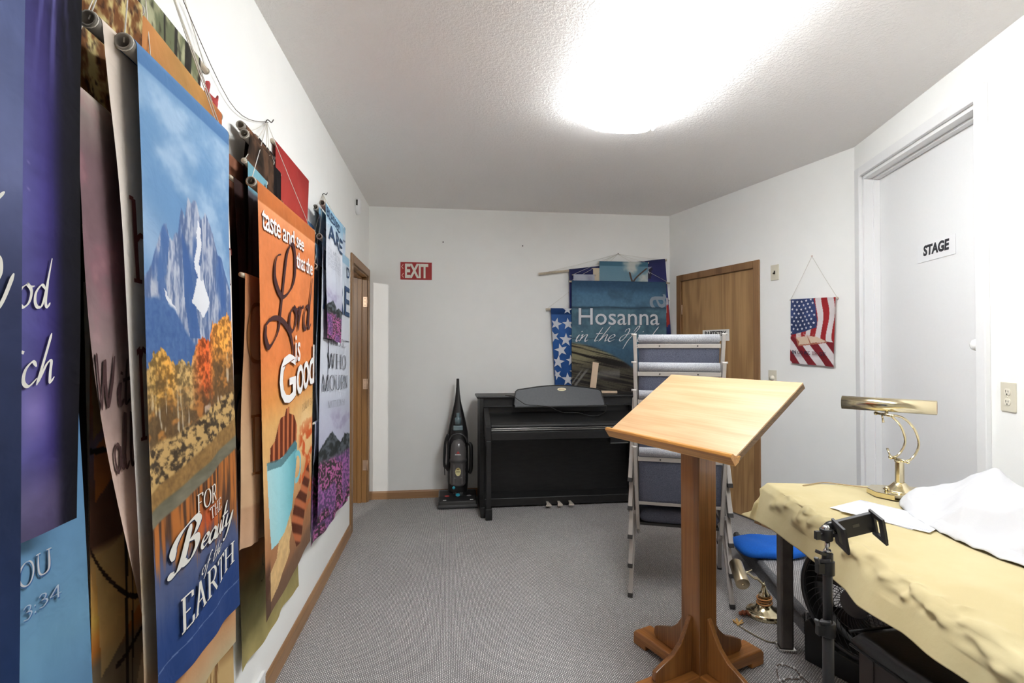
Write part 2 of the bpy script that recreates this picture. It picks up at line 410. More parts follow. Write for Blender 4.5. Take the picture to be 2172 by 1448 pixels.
# ---------------------------------------------------------------- printed cloth
def _vn(u, v, su, sv, seed):
    r = np.random.RandomState(seed); nu = int(su)+3; nv = int(sv)+3
    g = r.rand(nv, nu)
    x = np.clip(u, 0, 1)*su; y = np.clip(v, 0, 1)*sv
    i = np.floor(x).astype(int); j = np.floor(y).astype(int); fx = x-i; fy = y-j
    fx = fx*fx*(3-2*fx); fy = fy*fy*(3-2*fy)
    return (g[j, i]*(1-fx)+g[j, i+1]*fx)*(1-fy)+(g[j+1, i]*(1-fx)+g[j+1, i+1]*fx)*fy
def fbm(u, v, su, sv, seed, o=4):
    a = 0; t = 0
    for k in range(o):
        wgt = 0.55**k; a = a+wgt*_vn(u, v, su*2**k, sv*2**k, seed+k); t += wgt
    return a/t
def ss(a, b, x):
    t = np.clip((x-a)/(b-a), 0, 1); return t*t*(3-2*t)
def C3(c): return np.array(c, float)[None, :]
def mx(a, b, t):
    t = np.asarray(t, float)
    return a*(1-t[:, None])+b*t[:, None]
def grad(x, keys):
    xs = [k[0] for k in keys]
    return np.stack([np.interp(x, xs, [k[1][c] for k in keys]) for c in range(3)], 1)
def pip(u, v, pts):
    ins = np.zeros(u.shape, bool); n = len(pts); j = n-1
    for i in range(n):
        xi, yi = pts[i]; xj, yj = pts[j]
        if yi != yj:
            c = ((yi > v) != (yj > v)) & (u < (xj-xi)*(v-yi)/(yj-yi)+xi)
            ins ^= c
        j = i
    return ins.astype(float)

def cloth(name, parent, TL, TR, BL, BR, n, nu, nv, paint, texts=(), amp=0.006, waves=1.5, curl=0.0, curl2=0.0, r=0.014, seed=1, sag=0.0, twist=None, slide=None, thick=0.0, mat_=None):
    o = Vector(parent.location)
    TL, TR, BL, BR, n = [np.array(p, float) for p in (TL, TR, BL, BR, n)]
    h = np.linalg.norm(BL-TL); vr = r/h if r else 1e-6; rs = np.random.RandomState(seed)
    ph = rs.rand(4)*6.28
    def P(u, v, off=0.0):
        u = np.asarray(u, float); v = np.asarray(v, float)
        top = TL*(1-u)[:, None]+TR*u[:, None]; bot = BL*(1-u)[:, None]+BR*u[:, None]
        p = top*(1-v)[:, None]+bot*v[:, None]
        e = ss(0.0, 0.22, v)
        d = amp*e*(np.sin(2*np.pi*waves*u+ph[0]+1.6*v)+0.5*np.sin(2*np.pi*waves*2.3*u+ph[1]-2.2*v)+0.35*np.sin(9*v+ph[2]+2*u))
        d = d+curl*e*np.exp(-u/0.10)*(0.7+0.3*np.sin(7*v+ph[3]))+curl2*e*np.exp(-(1-u)/0.10)*(0.7+0.3*np.sin(6*v+ph[1]))
        hh = np.clip(1-v/vr, 0, 1)
        d = d+(np.sqrt(np.clip(1-hh*hh, 0, 1))-1)*r*1.0*(v < vr)
        if twist is not None: d = d+twist(u, v)
        if slide is not None:
            tg = (TR-TL)/np.linalg.norm(TR-TL); p = p+tg*slide(u, v)[:, None]
        if sag: p = p+np.array([0, 0, -1.0])*(sag*np.sin(np.pi*u)*v)[:, None]
        return p+n*(d+off)[:, None]
    vrow = np.concatenate([vr*np.linspace(0, 1, 5)[:-1]**2, np.linspace(vr, 1, nv+1)]) if r else np.linspace(0, 1, nv+1)
    uu, vv = np.meshgrid(np.linspace(0, 1, nu+1), vrow)
    uf = uu.ravel(); vf = vv.ravel(); V = P(uf, vf); Cc = np.clip(paint(uf, vf), 0, 255)
    R = len(vrow); W = nu+1
    # the flap over the back of the rod
    if r:
        u1 = np.linspace(0, 1, W); top = TL*(1-u1)[:, None]+TR*u1[:, None]
        back = []
        for a in (130, 180, 230):
            back.append(top+n*(-r+r*math.cos(math.radians(a)))+np.array([0, 0, -r+r*math.sin(math.radians(a))]))
        c0 = Cc[:W]
        V = np.concatenate(back[::-1]+[V]); Cc = np.concatenate([c0, c0, c0, Cc]); R += 3
    i = np.arange(R*W).reshape(R, W)
    F = np.stack([i[:-1, :-1].ravel(), i[1:, :-1].ravel(), i[1:, 1:].ravel(), i[:-1, 1:].ravel()], 1)
    faces = F.tolist(); N = len(V); Vs = [V]; Cs = [Cc]
    for k, tx in enumerate(texts):
        (tv, tf), box, colr = tx[:3]
        tv = np.array(tv, float)
        if len(box) == 4 and not isinstance(box[0], tuple):
            u0, v0, u1, v1 = box; q = ((u0, v0), (u1, v0), (u0, v1), (u1, v1))
        else: q = box
        q = np.array(q, float); x = tv[:, 0:1]; y = 1-tv[:, 1:2]
        uv = (q[0]*(1-x)+q[1]*x)*(1-y)+(q[2]*(1-x)+q[3]*x)*y
        uv = np.clip(uv, 0.002, 0.998)
        Vs.append(P(uv[:, 0], uv[:, 1], 0.0030+0.0004*k)); Cs.append(np.repeat(C3(colr), len(tv), 0))
        faces += [[a+N for a in f] for f in tf]; N += len(tv)
    V = np.concatenate(Vs)-np.array(o)[None, :]; Cc = np.concatenate(Cs)/255.0*0.92
    lum = (Cc@np.array([.3,.59,.11]))[:, None]; Cc = Cc*.87+lum*.13
    Cl = np.where(Cc <= 0.04045, Cc/12.92, ((Cc+0.055)/1.055)**2.4)
    me = bpy.data.meshes.new(name); me.from_pydata(V.tolist(), [], faces)
    at = me.color_attributes.new('Col', 'FLOAT_COLOR', 'POINT')
    at.data.foreach_set('color', np.concatenate([Cl, np.ones((len(Cl), 1))], 1).ravel().astype(np.float32))
    me.polygons.foreach_set('use_smooth', [True]*len(faces)); me.update()
    ob = bpy.data.objects.new(name, me); COL.objects.link(ob); ob.parent = parent
    me.materials.append(mat_ or print_mat())
    return ob, P

M_pvc = mat('grey_pipe', (150, 142, 132), 0.5, noise=0.15)
M_dowel = mat('wooden_dowel', (205, 192, 170), 0.5, noise=0.12, nscale=80)
M_cord = mat('white_cord', (215, 210, 200), 0.8)
M_nail = mat('nail_metal', (90, 85, 80), 0.4, 0.8)

def banner(kind, label, TL, TR, BL, BR, n=(1,0,0), nu=60, nv=200, paint=None, texts=(), rod='pipe', rr=0.014, nail=None, ext=0.012, ext2=0.012, group=None, **kw):
    TL, TR = Vector(TL), Vector(TR)
    loc = (TL+TR)/2
    t = thing(kind, label, 'banner', loc, 0, group)
    cloth('cloth', t, TL, TR, BL, BR, n, nu, nv, paint, texts, r=rr*1.08 if rod else 0.0, **kw)
    if rod:
        d = (TR-TL).normalized(); c = Vector((0, 0, -rr*1.08))+Vector(n)*(-rr*1.08)
        a = TL-loc+c-d*ext; b = TR-loc+c+d*ext2
        m = MB()
        if rod == 'pipe': m.pipe(a, b, rr, rr*0.78); mm = M_pvc
        else: m.cyl(a, b, rr*0.9, n=12); mm = M_dowel
        m.build('rod', mm, t)
        if nail:
            k = MB(); nl = Vector(nail)-loc; e1 = a+d*0.004; e2 = b-d*0.004
            mid = lambda p, q: [p, (p+q)/2+Vector((0, 0, -0.004)), q]
            k.tube(mid(e1, nl), 0.0013, 6); k.tube(mid(nl, e2), 0.0013, 6)
            for e in (e1, e2): k.tube(arc(e, rr*1.04, 0, 2*math.pi, 14, n, (0, 0, 1)), 0.0013, 5, cap=False)
            k.build('hanging_cord', M_cord, t)
    return t
# ---------------------------------------------------------------- the room
P_C0 = Vector((2.15, 4.79, 0)); P_C1 = Vector((2.588, 2.989, 0)); P_D1 = Vector((2.06, 1.21, 0)); P_E1 = Vector((2.06, -1.7, 0))
dC = (P_C1-P_C0).normalized(); nC = Vector((-dC.y, dC.x, 0))
if nC.x > 0: nC = -nC
dD = (P_D1-P_C1).normalized(); nD = Vector((-dD.y, dD.x, 0))
if nD.x > 0: nD = -nD
def onC(s, z, off=0): return P_C0+dC*s+nC*off+Vector((0, 0, z))
def onD(s, z, off=0): return P_C1+dD*s+nD*off+Vector((0, 0, z))

M_wall = mat('wall_paint', (241, 241, 238), 0.75, noise=0.015, nscale=8, bump=0.05, bscale=160)
M_white = mat('white_paint', (231, 231, 231), 0.4, noise=0.01)
M_oak_trim = wood('oak_trim', (142, 106, 70), (108, 76, 46), 'Z', 9, 0.4, 3)
M_oak_base = wood('oak_baseboard', (158, 120, 84), (124, 90, 58), 'X', 9, 0.45, 3)
M_oak_base_y = wood('oak_baseboard_y', (158, 120, 84), (124, 90, 58), 'Y', 9, 0.45, 3)
M_oak_door = wood('oak_door', (174, 138, 94), (142, 106, 68), 'Z', 8.5, 0.42, 8, fine=0.36)

def ceiling_material():
    m = bpy.data.materials.new('sprayed_ceiling'); m.use_nodes = True; nt = m.node_tree; b = nt.nodes['Principled BSDF']; L = nt.links
    b.inputs['Base Color'].default_value = lin((242, 239, 237))+(1,); b.inputs['Roughness'].default_value = 0.9
    tc = nt.nodes.new('ShaderNodeTexCoord')
    n = nt.nodes.new('ShaderNodeTexNoise'); n.inputs['Scale'].default_value = 75; n.inputs['Detail'].default_value = 5; n.inputs['Roughness'].default_value = 0.6
    L.new(tc.outputs['Object'], n.inputs['Vector'])
    r = nt.nodes.new('ShaderNodeValToRGB'); r.color_ramp.elements[0].position = 0.42; r.color_ramp.elements[1].position = 0.62
    L.new(n.outputs[0], r.inputs[0])
    bp = nt.nodes.new('ShaderNodeBump'); bp.inputs['Strength'].default_value = 0.55; bp.inputs['Distance'].default_value = 0.004
    L.new(r.outputs[0], bp.inputs['Height']); L.new(bp.outputs[0], b.inputs['Normal'])
    return m
M_ceil = ceiling_material()

T = 0.128
# floor and ceiling follow the room plan (and run on under the next room)
m = MB(); m.add([(-3.2,-1.9,0),(3.0,-1.9,0),(3.0,5.2,0),(-3.2,5.2,0),(-3.2,-1.9,-0.1),(3.0,-1.9,-0.1),(3.0,5.2,-0.1),(-3.2,5.2,-0.1)],
    [(0,1,2,3),(7,6,5,4),(0,4,5,1),(1,5,6,2),(2,6,7,3),(3,7,4,0)])
struct(m.build('floor', carpet()))
m = MB(); m.box((-3.2,-1.9,CEIL),(3.0,5.2,CEIL+0.1)); struct(m.build('ceiling', M_ceil))
# left wall with the door opening
DY0, DY1, DZ = 3.96, 4.715, 2.015
m = MB(); m.box((XL-T,-1.9,0),(XL,DY0,CEIL)); m.box((XL-T,DY1,0),(XL,YB,CEIL)); m.box((XL-T,DY0,DZ),(XL,DY1,CEIL))
struct(m.build('wall_left', M_wall))
m = MB(); m.box((-3.2,YB,0),(2.15,YB+0.12,CEIL)); m.add([(2.15,YB,0),(2.15,YB+.12,0),(2.3,YB+.12,0),(2.15,YB,CEIL),(2.15,YB+.12,CEIL),(2.3,YB+.12,CEIL)],[(0,1,2),(5,4,3),(0,3,4,1),(1,4,5,2),(2,5,3,0)])
struct(m.build('wall_back', M_wall))
def wallslab(name, a, b, n, holes=()):
    """wall from a to b, thick away from the room, with rectangular openings (s0, s1, z0, z1)"""
    d = (b-a); Ln = d.length; d = d.normalized(); m = MB()
    def q(s0, s1, z0, z1):
        vs = []
        for off in (0, -0.14):
            for s, z in ((s0,z0),(s1,z0),(s1,z1),(s0,z1)): vs.append(a+d*s+n*off+Vector((0,0,z)))
        m.add(vs, [(0,1,2,3),(7,6,5,4),(0,4,5,1),(1,5,6,2),(2,6,7,3),(3,7,4,0)])
    s = 0
    for s0, s1, z0, z1 in holes:
        q(s, s0, 0, CEIL); q(s0, s1, z1, CEIL)
        if z0 > 0: q(s0, s1, 0, z0)
        s = s1
    q(s, Ln, 0, CEIL)
    return struct(m.build(name, M_wall))
wallslab('wall_right_back', P_C0, P_C1, nC, [(0.17, 1.045, 0, 2.005)])
wallslab('wall_right_middle', P_C1, P_D1, nD, [(0.095, 1.09, 0.40, 2.44)])
wallslab('wall_right_front', P_D1, P_E1, Vector((-1,0,0)))
m = MB(); m.box((-3.2,-1.82,0),(2.3,-1.7,CEIL)); struct(m.build('wall_front', M_wall))
# the next room, seen only by its light
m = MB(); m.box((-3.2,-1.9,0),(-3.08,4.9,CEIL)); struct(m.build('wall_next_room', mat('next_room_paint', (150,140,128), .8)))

# baseboards
def base(name, a, b, n, h=0.072, t=0.013, mm=None):
    a = Vector(a); b = Vector(b); n = Vector(n); m = MB()
    prof = [(0,0),(t,0),(t,h*0.8),(t*0.45,h),(0,h)]
    m.prism(prof, a, n, (0,0,1), (b-a).normalized(), (b-a).length)
    return struct(m.build(name, mm or M_oak_base))
base('baseboard_back', (XL,YB,0), (2.15,YB,0), (0,-1,0))
base('baseboard_left', (XL,2.125,0), (XL,DY0-0.065,0), (1,0,0), h=0.08, mm=M_oak_base_y)
base('baseboard_left_front', (XL,-1.7,0), (XL,1.80,0), (1,0,0), h=0.08, mm=M_oak_base_y)
base('baseboard_right_back', onC(1.105,0), onC(1.85,0), nC, mm=M_oak_base_y)
base('baseboard_right_middle', onD(0.0,0), onD(1.85,0), nD, mm=M_oak_base_y)
base('baseboard_right_front', P_D1, P_E1, (-1,0,0), mm=M_oak_base_y)

# ---- door_1: the oak lined opening in the left wall
d1 = struct(bpy.data.objects.new('door_1', None)); COL.objects.link(d1); d1.location = (XL, (DY0+DY1)/2, 0)
d1['label'] = 'open doorway with brown oak jamb and hinge plates in the left wall'
o = Vector(d1.location)
def Lc(p): return tuple(Vector(p)-o)
m = MB()
for y0, y1 in ((DY0-0.062, DY0+0.004), (DY1-0.004, DY1+0.058)): m.box(Lc((XL,y0,0)), Lc((XL+0.014,y1,DZ+0.06)))
m.build('casing', M_oak_trim, d1, 0.004)
m = MB(); m.box(Lc((XL,DY0+0.002,DZ-0.004)), Lc((XL+0.014,DY1-0.002,DZ+0.06))); m.build('head_casing', wood('oak_head', (142,106,70), (108,76,46), 'Y', 9, 0.4, 3), d1, 0.004)
m = MB()
m.box(Lc((XL-T,DY1-0.018,0)), Lc((XL,DY1,DZ))); m.box(Lc((XL-T,DY0,0)), Lc((XL,DY0+0.018,DZ)))
m.box(Lc((XL-T,DY0,DZ-0.018)), Lc((XL,DY1,DZ)))
m.box(Lc((XL-0.080,DY1-0.031,0.0)), Lc((XL-0.045,DY1-0.018,DZ-0.018))); m.box(Lc((XL-0.080,DY0+0.018,0)), Lc((XL-0.045,DY0+0.031,DZ-0.018)))
m.box(Lc((XL-0.080,DY0+0.018,DZ-0.031)), Lc((XL-0.045,DY1-0.018,DZ-0.018)))
m.build('jamb', wood('oak_jamb', (150,110,66), (108,74,40), 'Z', 9, 0.35, 3), d1, 0.002)
m = MB()
for y0, y1 in ((DY0-0.058, DY0), (DY1, DY1+0.058)): m.box(Lc((XL-T-0.014,y0,0)), Lc((XL-T,y1,DZ+0.06)))
m.build('rear_casing', M_oak_trim, d1, 0.003)
for z in (1.78, 1.05, 0.33):
    m = MB(); m.box(Lc((XL-0.034,DY1-0.0205,z-0.045)), Lc((XL-0.002,DY1-0.017,z+0.045))); m.cyl(Lc((XL+0.004,DY1-0.022,z-0.045)), Lc((XL+0.004,DY1-0.022,z+0.045)), 0.005, n=10)
    for dz in (-0.03,0,0.03): m.cyl(Lc((XL-0.018,DY1-0.0215,z+dz)), Lc((XL-0.018,DY1-0.0195,z+dz)), 0.004, n=8)
    m.build('hinge', mat('hinge_brass', (205,175,150), 0.35, 0.6), d1)

# ---- door_2: oak slab door in the right rear wall
def frame_on(o, d, n, s0, s1, z0, z1, wdt, t, name, mm, parent, bev=0.004, sides=(1,1,1)):
    """three casing boards on a wall"""
    for k, (a, b, c, e) in enumerate(((s0-wdt, s0, z0, z1+wdt), (s1, s1+wdt, z0, z1+wdt), (s0, s1, z1, z1+wdt))):
        m = MB(); vs = []
        for off in (0, t):
            for s, z in ((a,c),(b,c),(b,e),(a,e)): vs.append(o+d*s+n*off+Vector((0,0,z)))
        m.add(vs, [(0,1,2,3),(7,6,5,4),(0,4,5,1),(1,5,6,2),(2,6,7,3),(3,7,4,0)])
        m.build(name, mm, parent, bev)
def slab(o, d, n, s0, s1, z0, z1, o0, o1, name, mm, parent, bev=0.002):
    m = MB(); vs = []
    for off in (o0, o1):
        for s, z in ((s0,z0),(s1,z0),(s1,z1),(s0,z1)): vs.append(o+d*s+n*off+Vector((0,0,z)))
    m.add(vs, [(0,1,2,3),(7,6,5,4),(0,4,5,1),(1,5,6,2),(2,6,7,3),(3,7,4,0)])
    return m.build(name, mm, parent, bev)
d2 = struct(bpy.data.objects.new('door_2', None)); COL.objects.link(d2); d2.location = P_C0+dC*0.6
d2['label'] = 'closed brown oak door with dark wood casing in the right rear wall'
Z = Vector((0,0,0)); oo = P_C0-d2.location
frame_on(oo, dC, nC, 0.175, 1.04, 0, 2.0, 0.058, 0.015, 'casing', M_oak_trim, d2)
slab(oo, dC, nC, 0.178, 1.037, 0.012, 1.998, -0.045, -0.008, 'slab', M_oak_door, d2)
for s0, s1, z0, z1 in ((0.170,0.178,0,2.0),(1.037,1.045,0,2.0),(0.17,1.045,1.998,2.005)): slab(oo, dC, nC, s0, s1, z0, z1, -0.14, -0.001, 'jamb', M_oak_trim, d2, 0)
for z in (1.73, 0.25):
    m = MB(); p = oo+dC*0.182+nC*0.002+Vector((0,0,z)); m.cyl(p-Vector((0,0,.045)), p+Vector((0,0,.045)), 0.006, n=10); m.build('hinge', mat('hinge_brass',(0,0,0)), d2)
m = MB(); p = oo+dC*0.975+nC*(-0.008)+Vector((0,0,0.98)); m.T = Matrix.Translation(p)@Vector((0,0,1)).rotation_difference(nC).to_matrix().to_4x4()
m.lathe([(0,0),(0.032,0),(0.032,0.006),(0.012,0.012),(0.012,0.035),(0.026,0.045),(0.028,0.06),(0.018,0.072),(0,0.074)], n=20); m.build('door_knob', mat('knob_brass', (190,160,110), 0.25, 1.0), d2)
# ---- door_3: white door up to the stage
d3 = struct(bpy.data.objects.new('door_3', None)); COL.objects.link(d3); d3.location = P_C1+dD*0.6
d3['label'] = 'tall white painted door with round white knob, raised above the carpeted step'
oo = P_C1-d3.location
frame_on(oo, dD, nD, 0.098, 1.087, 0.40, 2.44, 0.056, 0.022, 'casing', M_white, d3, 0.003)
slab(oo, dD, nD, 0.115, 1.072, 0.41, 2.42, -0.125, -0.085, 'slab', M_white, d3)
for a in ((0.095,0.115,0.40,2.44),(1.072,1.09,0.40,2.44),(0.095,1.09,2.42,2.44),(0.095,1.09,0.40,0.412)): slab(oo, dD, nD, *a, -0.14, 0.0, 'jamb', M_white, d3, 0)
for a in ((0.115,0.128,0.41,2.42),(1.059,1.072,0.41,2.42),(0.115,1.072,2.407,2.42)): slab(oo, dD, nD, *a, -0.084, -0.05, 'door_stop', M_white, d3, 0.001)
p = oo+dD*1.005+nD*(-0.085)+Vector((0,0,1.385)); m = MB(); m.T = Matrix.Translation(p)@Vector((0,0,1)).rotation_difference(nD).to_matrix().to_4x4()
m.lathe([(0,0),(0.03,0),(0.03,0.005),(0.011,0.01),(0.011,0.028),(0.022,0.036),(0.027,0.05),(0.022,0.064),(0.01,0.07),(0,0.071)], n=24); m.build('door_knob', mat('white_porcelain', (245,245,243), 0.2, coat=0.5), d3)

# ---------------------------------------------------------------- ceiling fixtures (the room's light)
def lens_mat(name='lit_lens', k=1.0):
    m = bpy.data.materials.new(name); m.use_nodes = True; nt = m.node_tree; b = nt.nodes['Principled BSDF']
    b.inputs['Base Color'].default_value = (0.9,0.9,0.9,1); b.inputs['Emission Color'].default_value = (0.955,0.985,1.0,1); b.inputs['Emission Strength'].default_value = LENS_EMISSION*k
    return m
M_lens = lens_mat(); M_lens2 = lens_mat('lit_side_lens', 1.9); M_fix = mat('fixture_enamel', (240,240,238), 0.4)
def fixture(loc, label, Ln):
    t = thing('fluorescent_ceiling_light', label, 'ceiling light', loc)
    m = MB(); m.box((-0.15,-Ln/2,-0.03),(0.15,Ln/2,0)); m.build('housing', M_fix, t, 0.004)
    m = MB(); prof = []
    for i in range(13):
        a = math.pi*(i/12); x = -0.19*math.cos(a); prof.append((x, -0.004-0.084*math.sin(a)**0.4))
    m.prism(prof, (0,-Ln/2+0.006,0), (1,0,0), (0,0,1), (0,1,0), Ln-0.012); m.build('lens', M_lens, t)
    for s in (-1, 1):
        m = MB(); m.box((s*0.186,-Ln/2+0.01,-0.070),(s*0.196,Ln/2-0.01,-0.002)); m.build('side_lens', M_lens2, t, 0.003)
    for s in (-1, 1):
        m = MB(); e = [(-0.19,-0.004)]+prof+[(0.19,-0.004)]
        e = [(x*1.02, z*1.03) for x, z in e]
        m.prism(e, (0, s*Ln/2-0.004,0), (1,0,0), (0,0,1), (0,1,0), 0.008); m.build('end_cap', M_lens, t, 0.001)
    return t
fixture((0.945, 1.76, CEIL), 'long wraparound fluorescent light glowing on the textured ceiling', 2.0)

# lamp of the next room: throws the bright patch through the doorway
t = thing('hanging_spotlight', 'small spotlight burning in the room beyond the doorway', 'lamp', (-1.97, 0.99, 2.17))
m = MB(); m.ball((0,-.03,0.01), 0.02); mm = mat('sconce_glass', (255,244,225), 0.5, emit=30.0); m.build('bulb', mm, t)
m = MB(); m.cyl((0,0,0.035),(0,0,CEIL-2.17), 0.008); m.lathe([(0.05,0.0),(0.05,0.02),(0.01,0.03)], (0,0,0.46)); m.build('stem', M_fix, t)
ld = bpy.data.lights.new('sconce_bulb', 'SPOT'); ld.energy = SCONCE_WATTS; ld.color = (1,0.96,0.9); ld.shadow_soft_size = 0.03
lo = bpy.data.objects.new('sconce_bulb_light', ld); COL.objects.link(lo); lo.parent = t; ld.spot_size = math.radians(44); ld.spot_blend = 0.1; lo.location = (0,.03,-.01); lo.rotation_euler = Vector((1.22, 3.4, -1.0)).to_track_quat('-Z', 'Y').to_euler()

# ---------------------------------------------------------------- small things on the walls
M_plate = mat('almond_plastic', (214, 208, 190), 0.35); M_ivory = mat('ivory_plastic', (226, 220, 204), 0.3); M_dark = mat('dark_slot', (40,34,28), 0.6)
def plate(kind, label, o, d, n, s, z, wdt, h, extra, group=None):
    p = o+d*s+Vector((0,0,z)); t = thing(kind, label, kind.replace('_', ' '), p)
    R = Matrix((( d.x, 0, n.x, 0),(d.y, 0, n.y, 0),(0,1,0,0),(0,0,0,1)))   # local x along wall, y up, z out
    m = MB(); m.T = R; m.prism([(-wdt/2,-h/2),(wdt/2,-h/2),(wdt/2,h/2),(-wdt/2,h/2)], (0,0,0), (1,0,0), (0,1,0), (0,0,1), 0.006)
    m.build('plate', M_plate, t, 0.002)
    extra(t, R); return t
def sw_extra(t, R):
    m = MB(); m.T = R; m.box((-0.006,-0.013,0.005),(0.006,0.013,0.007)); m.build('slot', M_dark, t)
    m = MB(); m.T = R; m.bar((0,0,0.004),(0,-0.009,0.02), 0.008, 0.010, (0,1,0)); m.build('toggle', M_dark, t, 0.001)
    for y in (-0.03, 0.03): m = MB(); m.T = R; m.cyl((0,y,0.005),(0,y,0.0075), 0.003, n=8); m.build('screw', M_ivory, t)
def dial_extra(t, R):
    m = MB(); m.T = R; m.lathe([(0,0.005),(0.021,0.005),(0.021,0.008),(0.015,0.010),(0.014,0.022),(0,0.024)], n=24); m.build('dial', M_ivory, t)
def out_extra(t, R):
    for y in (-0.02, 0.02):
        m = MB(); m.T = R; m.prism([(0.0165*math.cos(a*math.pi/12), y+max(-0.0135, min(0.0135, 0.0165*math.sin(a*math.pi/12)))) for a in range(24)], (0,0,0.004), (1,0,0), (0,1,0), (0,0,1), 0.0045)
        s = m.build('socket', M_ivory, t, 0.0006)
        m = MB(); m.T = R
        for x, hh in ((-0.006,0.0045),(0.006,0.0035)): m.box((x-0.001,y+0.002-hh,0.0083),(x+0.001,y+0.003+hh,0.0092))
        m.cyl((0,y-0.0085,0.0083),(0,y-0.0085,0.0092), 0.0026, n=10); m.build('slots', M_dark, s)
    m = MB(); m.T = R; m.cyl((0,0,0.005),(0,0,0.0075), 0.003, n=8); m.build('screw', M_ivory, t)
plate('light_switch', 'almond switch plate with dark toggle high on the wall right of the oak door', P_C0, dC, nC, 1.238, 1.938, 0.072, 0.116, sw_extra)
plate('dimmer_switch', 'almond dimmer plate with round dial below the toggle switch', P_C0, dC, nC, 1.211, 1.145, 0.072, 0.116, dial_extra)
plate('wall_outlet', 'almond double outlet on the white wall right of the tall white door', P_C1, dD, nD, 1.238, 1.175, 0.076, 0.118, out_extra)

def sign(kind, label, o, d, n, s0, s1, z0, z1, txts, rgb, t=0.002, tilt=0.0):
    c = o+d*((s0+s1)/2)+n*0.001+Vector((0,0,(z0+z1)/2)); th = thing(kind, label, 'sign', c)
    W = s1-s0; H = z1-z0; ca, sa = math.cos(tilt), math.sin(tilt)
    def q(x, y, e): 
        x -= .5; y -= .5; X = x*W; Y = y*H
        return d*(X*ca-Y*sa)+Vector((0,0,X*sa+Y*ca))+n*e
    m = MB(); m.add([q(a,b,e) for e in (0,t) for a,b in ((0,0),(1,0),(1,1),(0,1))], [(3,2,1,0),(4,5,6,7),(0,1,5,4),(1,2,6,5),(2,3,7,6),(3,0,4,7)])
    m.build('panel', mat('sign_%d_%d_%d' % rgb, rgb, 0.35), th)
    for nm, (tv, tf), (x0,y0,x1,y1), col in txts:
        m = MB(); vs = [q(x0+(x1-x0)*a, y0+(y1-y0)*b, t+0.0006) for a,b in tv]; m.add(vs, tf)
        m.build(nm, mat('ink_%d_%d_%d' % col, col, 0.5), th, solid=0.0006)
    return th
chev = pen([[(0.75,1),(0.2,.5),(0.75,0)]], .2, .2, 0, False)
sign('exit_sign', 'red EXIT sign with white letters and two chevrons on the back wall', Vector((0,YB,0)), Vector((1,0,0)), Vector((0,-1,0)), -0.433, -0.149, 1.997, 2.157,
     [('lettering', font_text('EXIT', bold=0.035, spacing=0.98), (0.145,0.09,0.885,0.91), (226,222,210)),
      ('chevron', norm(*chev), (0.025,0.60,0.095,0.88), (238,200,185)), ('chevron', norm(*chev), (0.035,0.10,0.105,0.38), (238,200,185))], (158,28,26), 0.003)
sign('door_sign', 'white paper sign reading BAPTISTRY on the oak door', P_C0-nC*0.007, dC, nC, 0.452, 0.77, 1.430, 1.528,
     [('lettering', font_text('BAPTISTRY', bold=0.03), (0.09,0.42,0.9,0.88), (28,28,30))], (235,233,228), 0.0012)
sign('door_sign', 'white paper sign reading STAGE on the tall white door', P_C1-nD*0.0845, dD, nD, 0.50, 0.80, 1.828, 1.925,
     [('lettering', font_text('STAGE', bold=0.045, shear=0.08), (0.17,0.30,0.85,0.88), (38,38,44))], (232,232,233), 0.0012)
# sensor on the left wall
t = thing('smoke_alarm', 'round white alarm with a black slot high on the left wall', 'smoke alarm', (XL, 4.13, 2.478))
m = MB(); m.lathe([(0,0),(0.062,0),(0.064,0.012),(0.058,0.03),(0.03,0.037),(0,0.038)], n=32, axis='X'); m.build('housing', M_white, t)
m = MB(); m.box((0.010,-0.0655,-0.008),(0.022,-0.055,0.036)); m.build('slot', M_dark, t)
# nails
for p, lb in (((-0.046, YB, 2.347), 'small dark nail in the back wall above the exit sign'), ((0.695, YB, 2.33), 'small dark nail in the back wall left of the banners')):
    m = MB(); m.lathe([(0,0),(0.0015,0),(0.0015,-0.012),(0.006,-0.013),(0.006,-0.016),(0,-0.017)], n=10, axis='Y'); o_ = m.build('nail', M_nail); o_.location = p; tag(o_, lb, 'nail')
# wall register low on the left wall
t = thing('wall_register', 'white louvred air register set low in the left wall', 'air vent', (XL, 1.96, 0.0))
m = MB(); y0, y1, h = -0.16, 0.16, 0.118
for a, b in (((0,y0,0.004),(0.012,y1,0.024)), ((0,y0,h-0.02),(0.012,y1,h)), ((0,y0,0.024),(0.012,y0+0.02,h-0.02)), ((0,y1-0.02,0.024),(0.012,y1,h-0.02))): m.box(a, b)
m.build('frame', M_white, t, 0.002)
for k in range(12):
    y = y0+0.03+k*0.0235; m = MB(); m.bar((0.006,y,0.024),(0.006,y,h-0.02), 0.0022, 0.012, (0.8,0.6,0)); m.build('louvre', M_white, t)
m = MB(); m.box((0.0,y0+0.02,0.024),(0.001,y1-0.02,h-0.02)); m.build('duct_shadow_plate', mat('duct_grey', (70,70,70), 0.8), t)
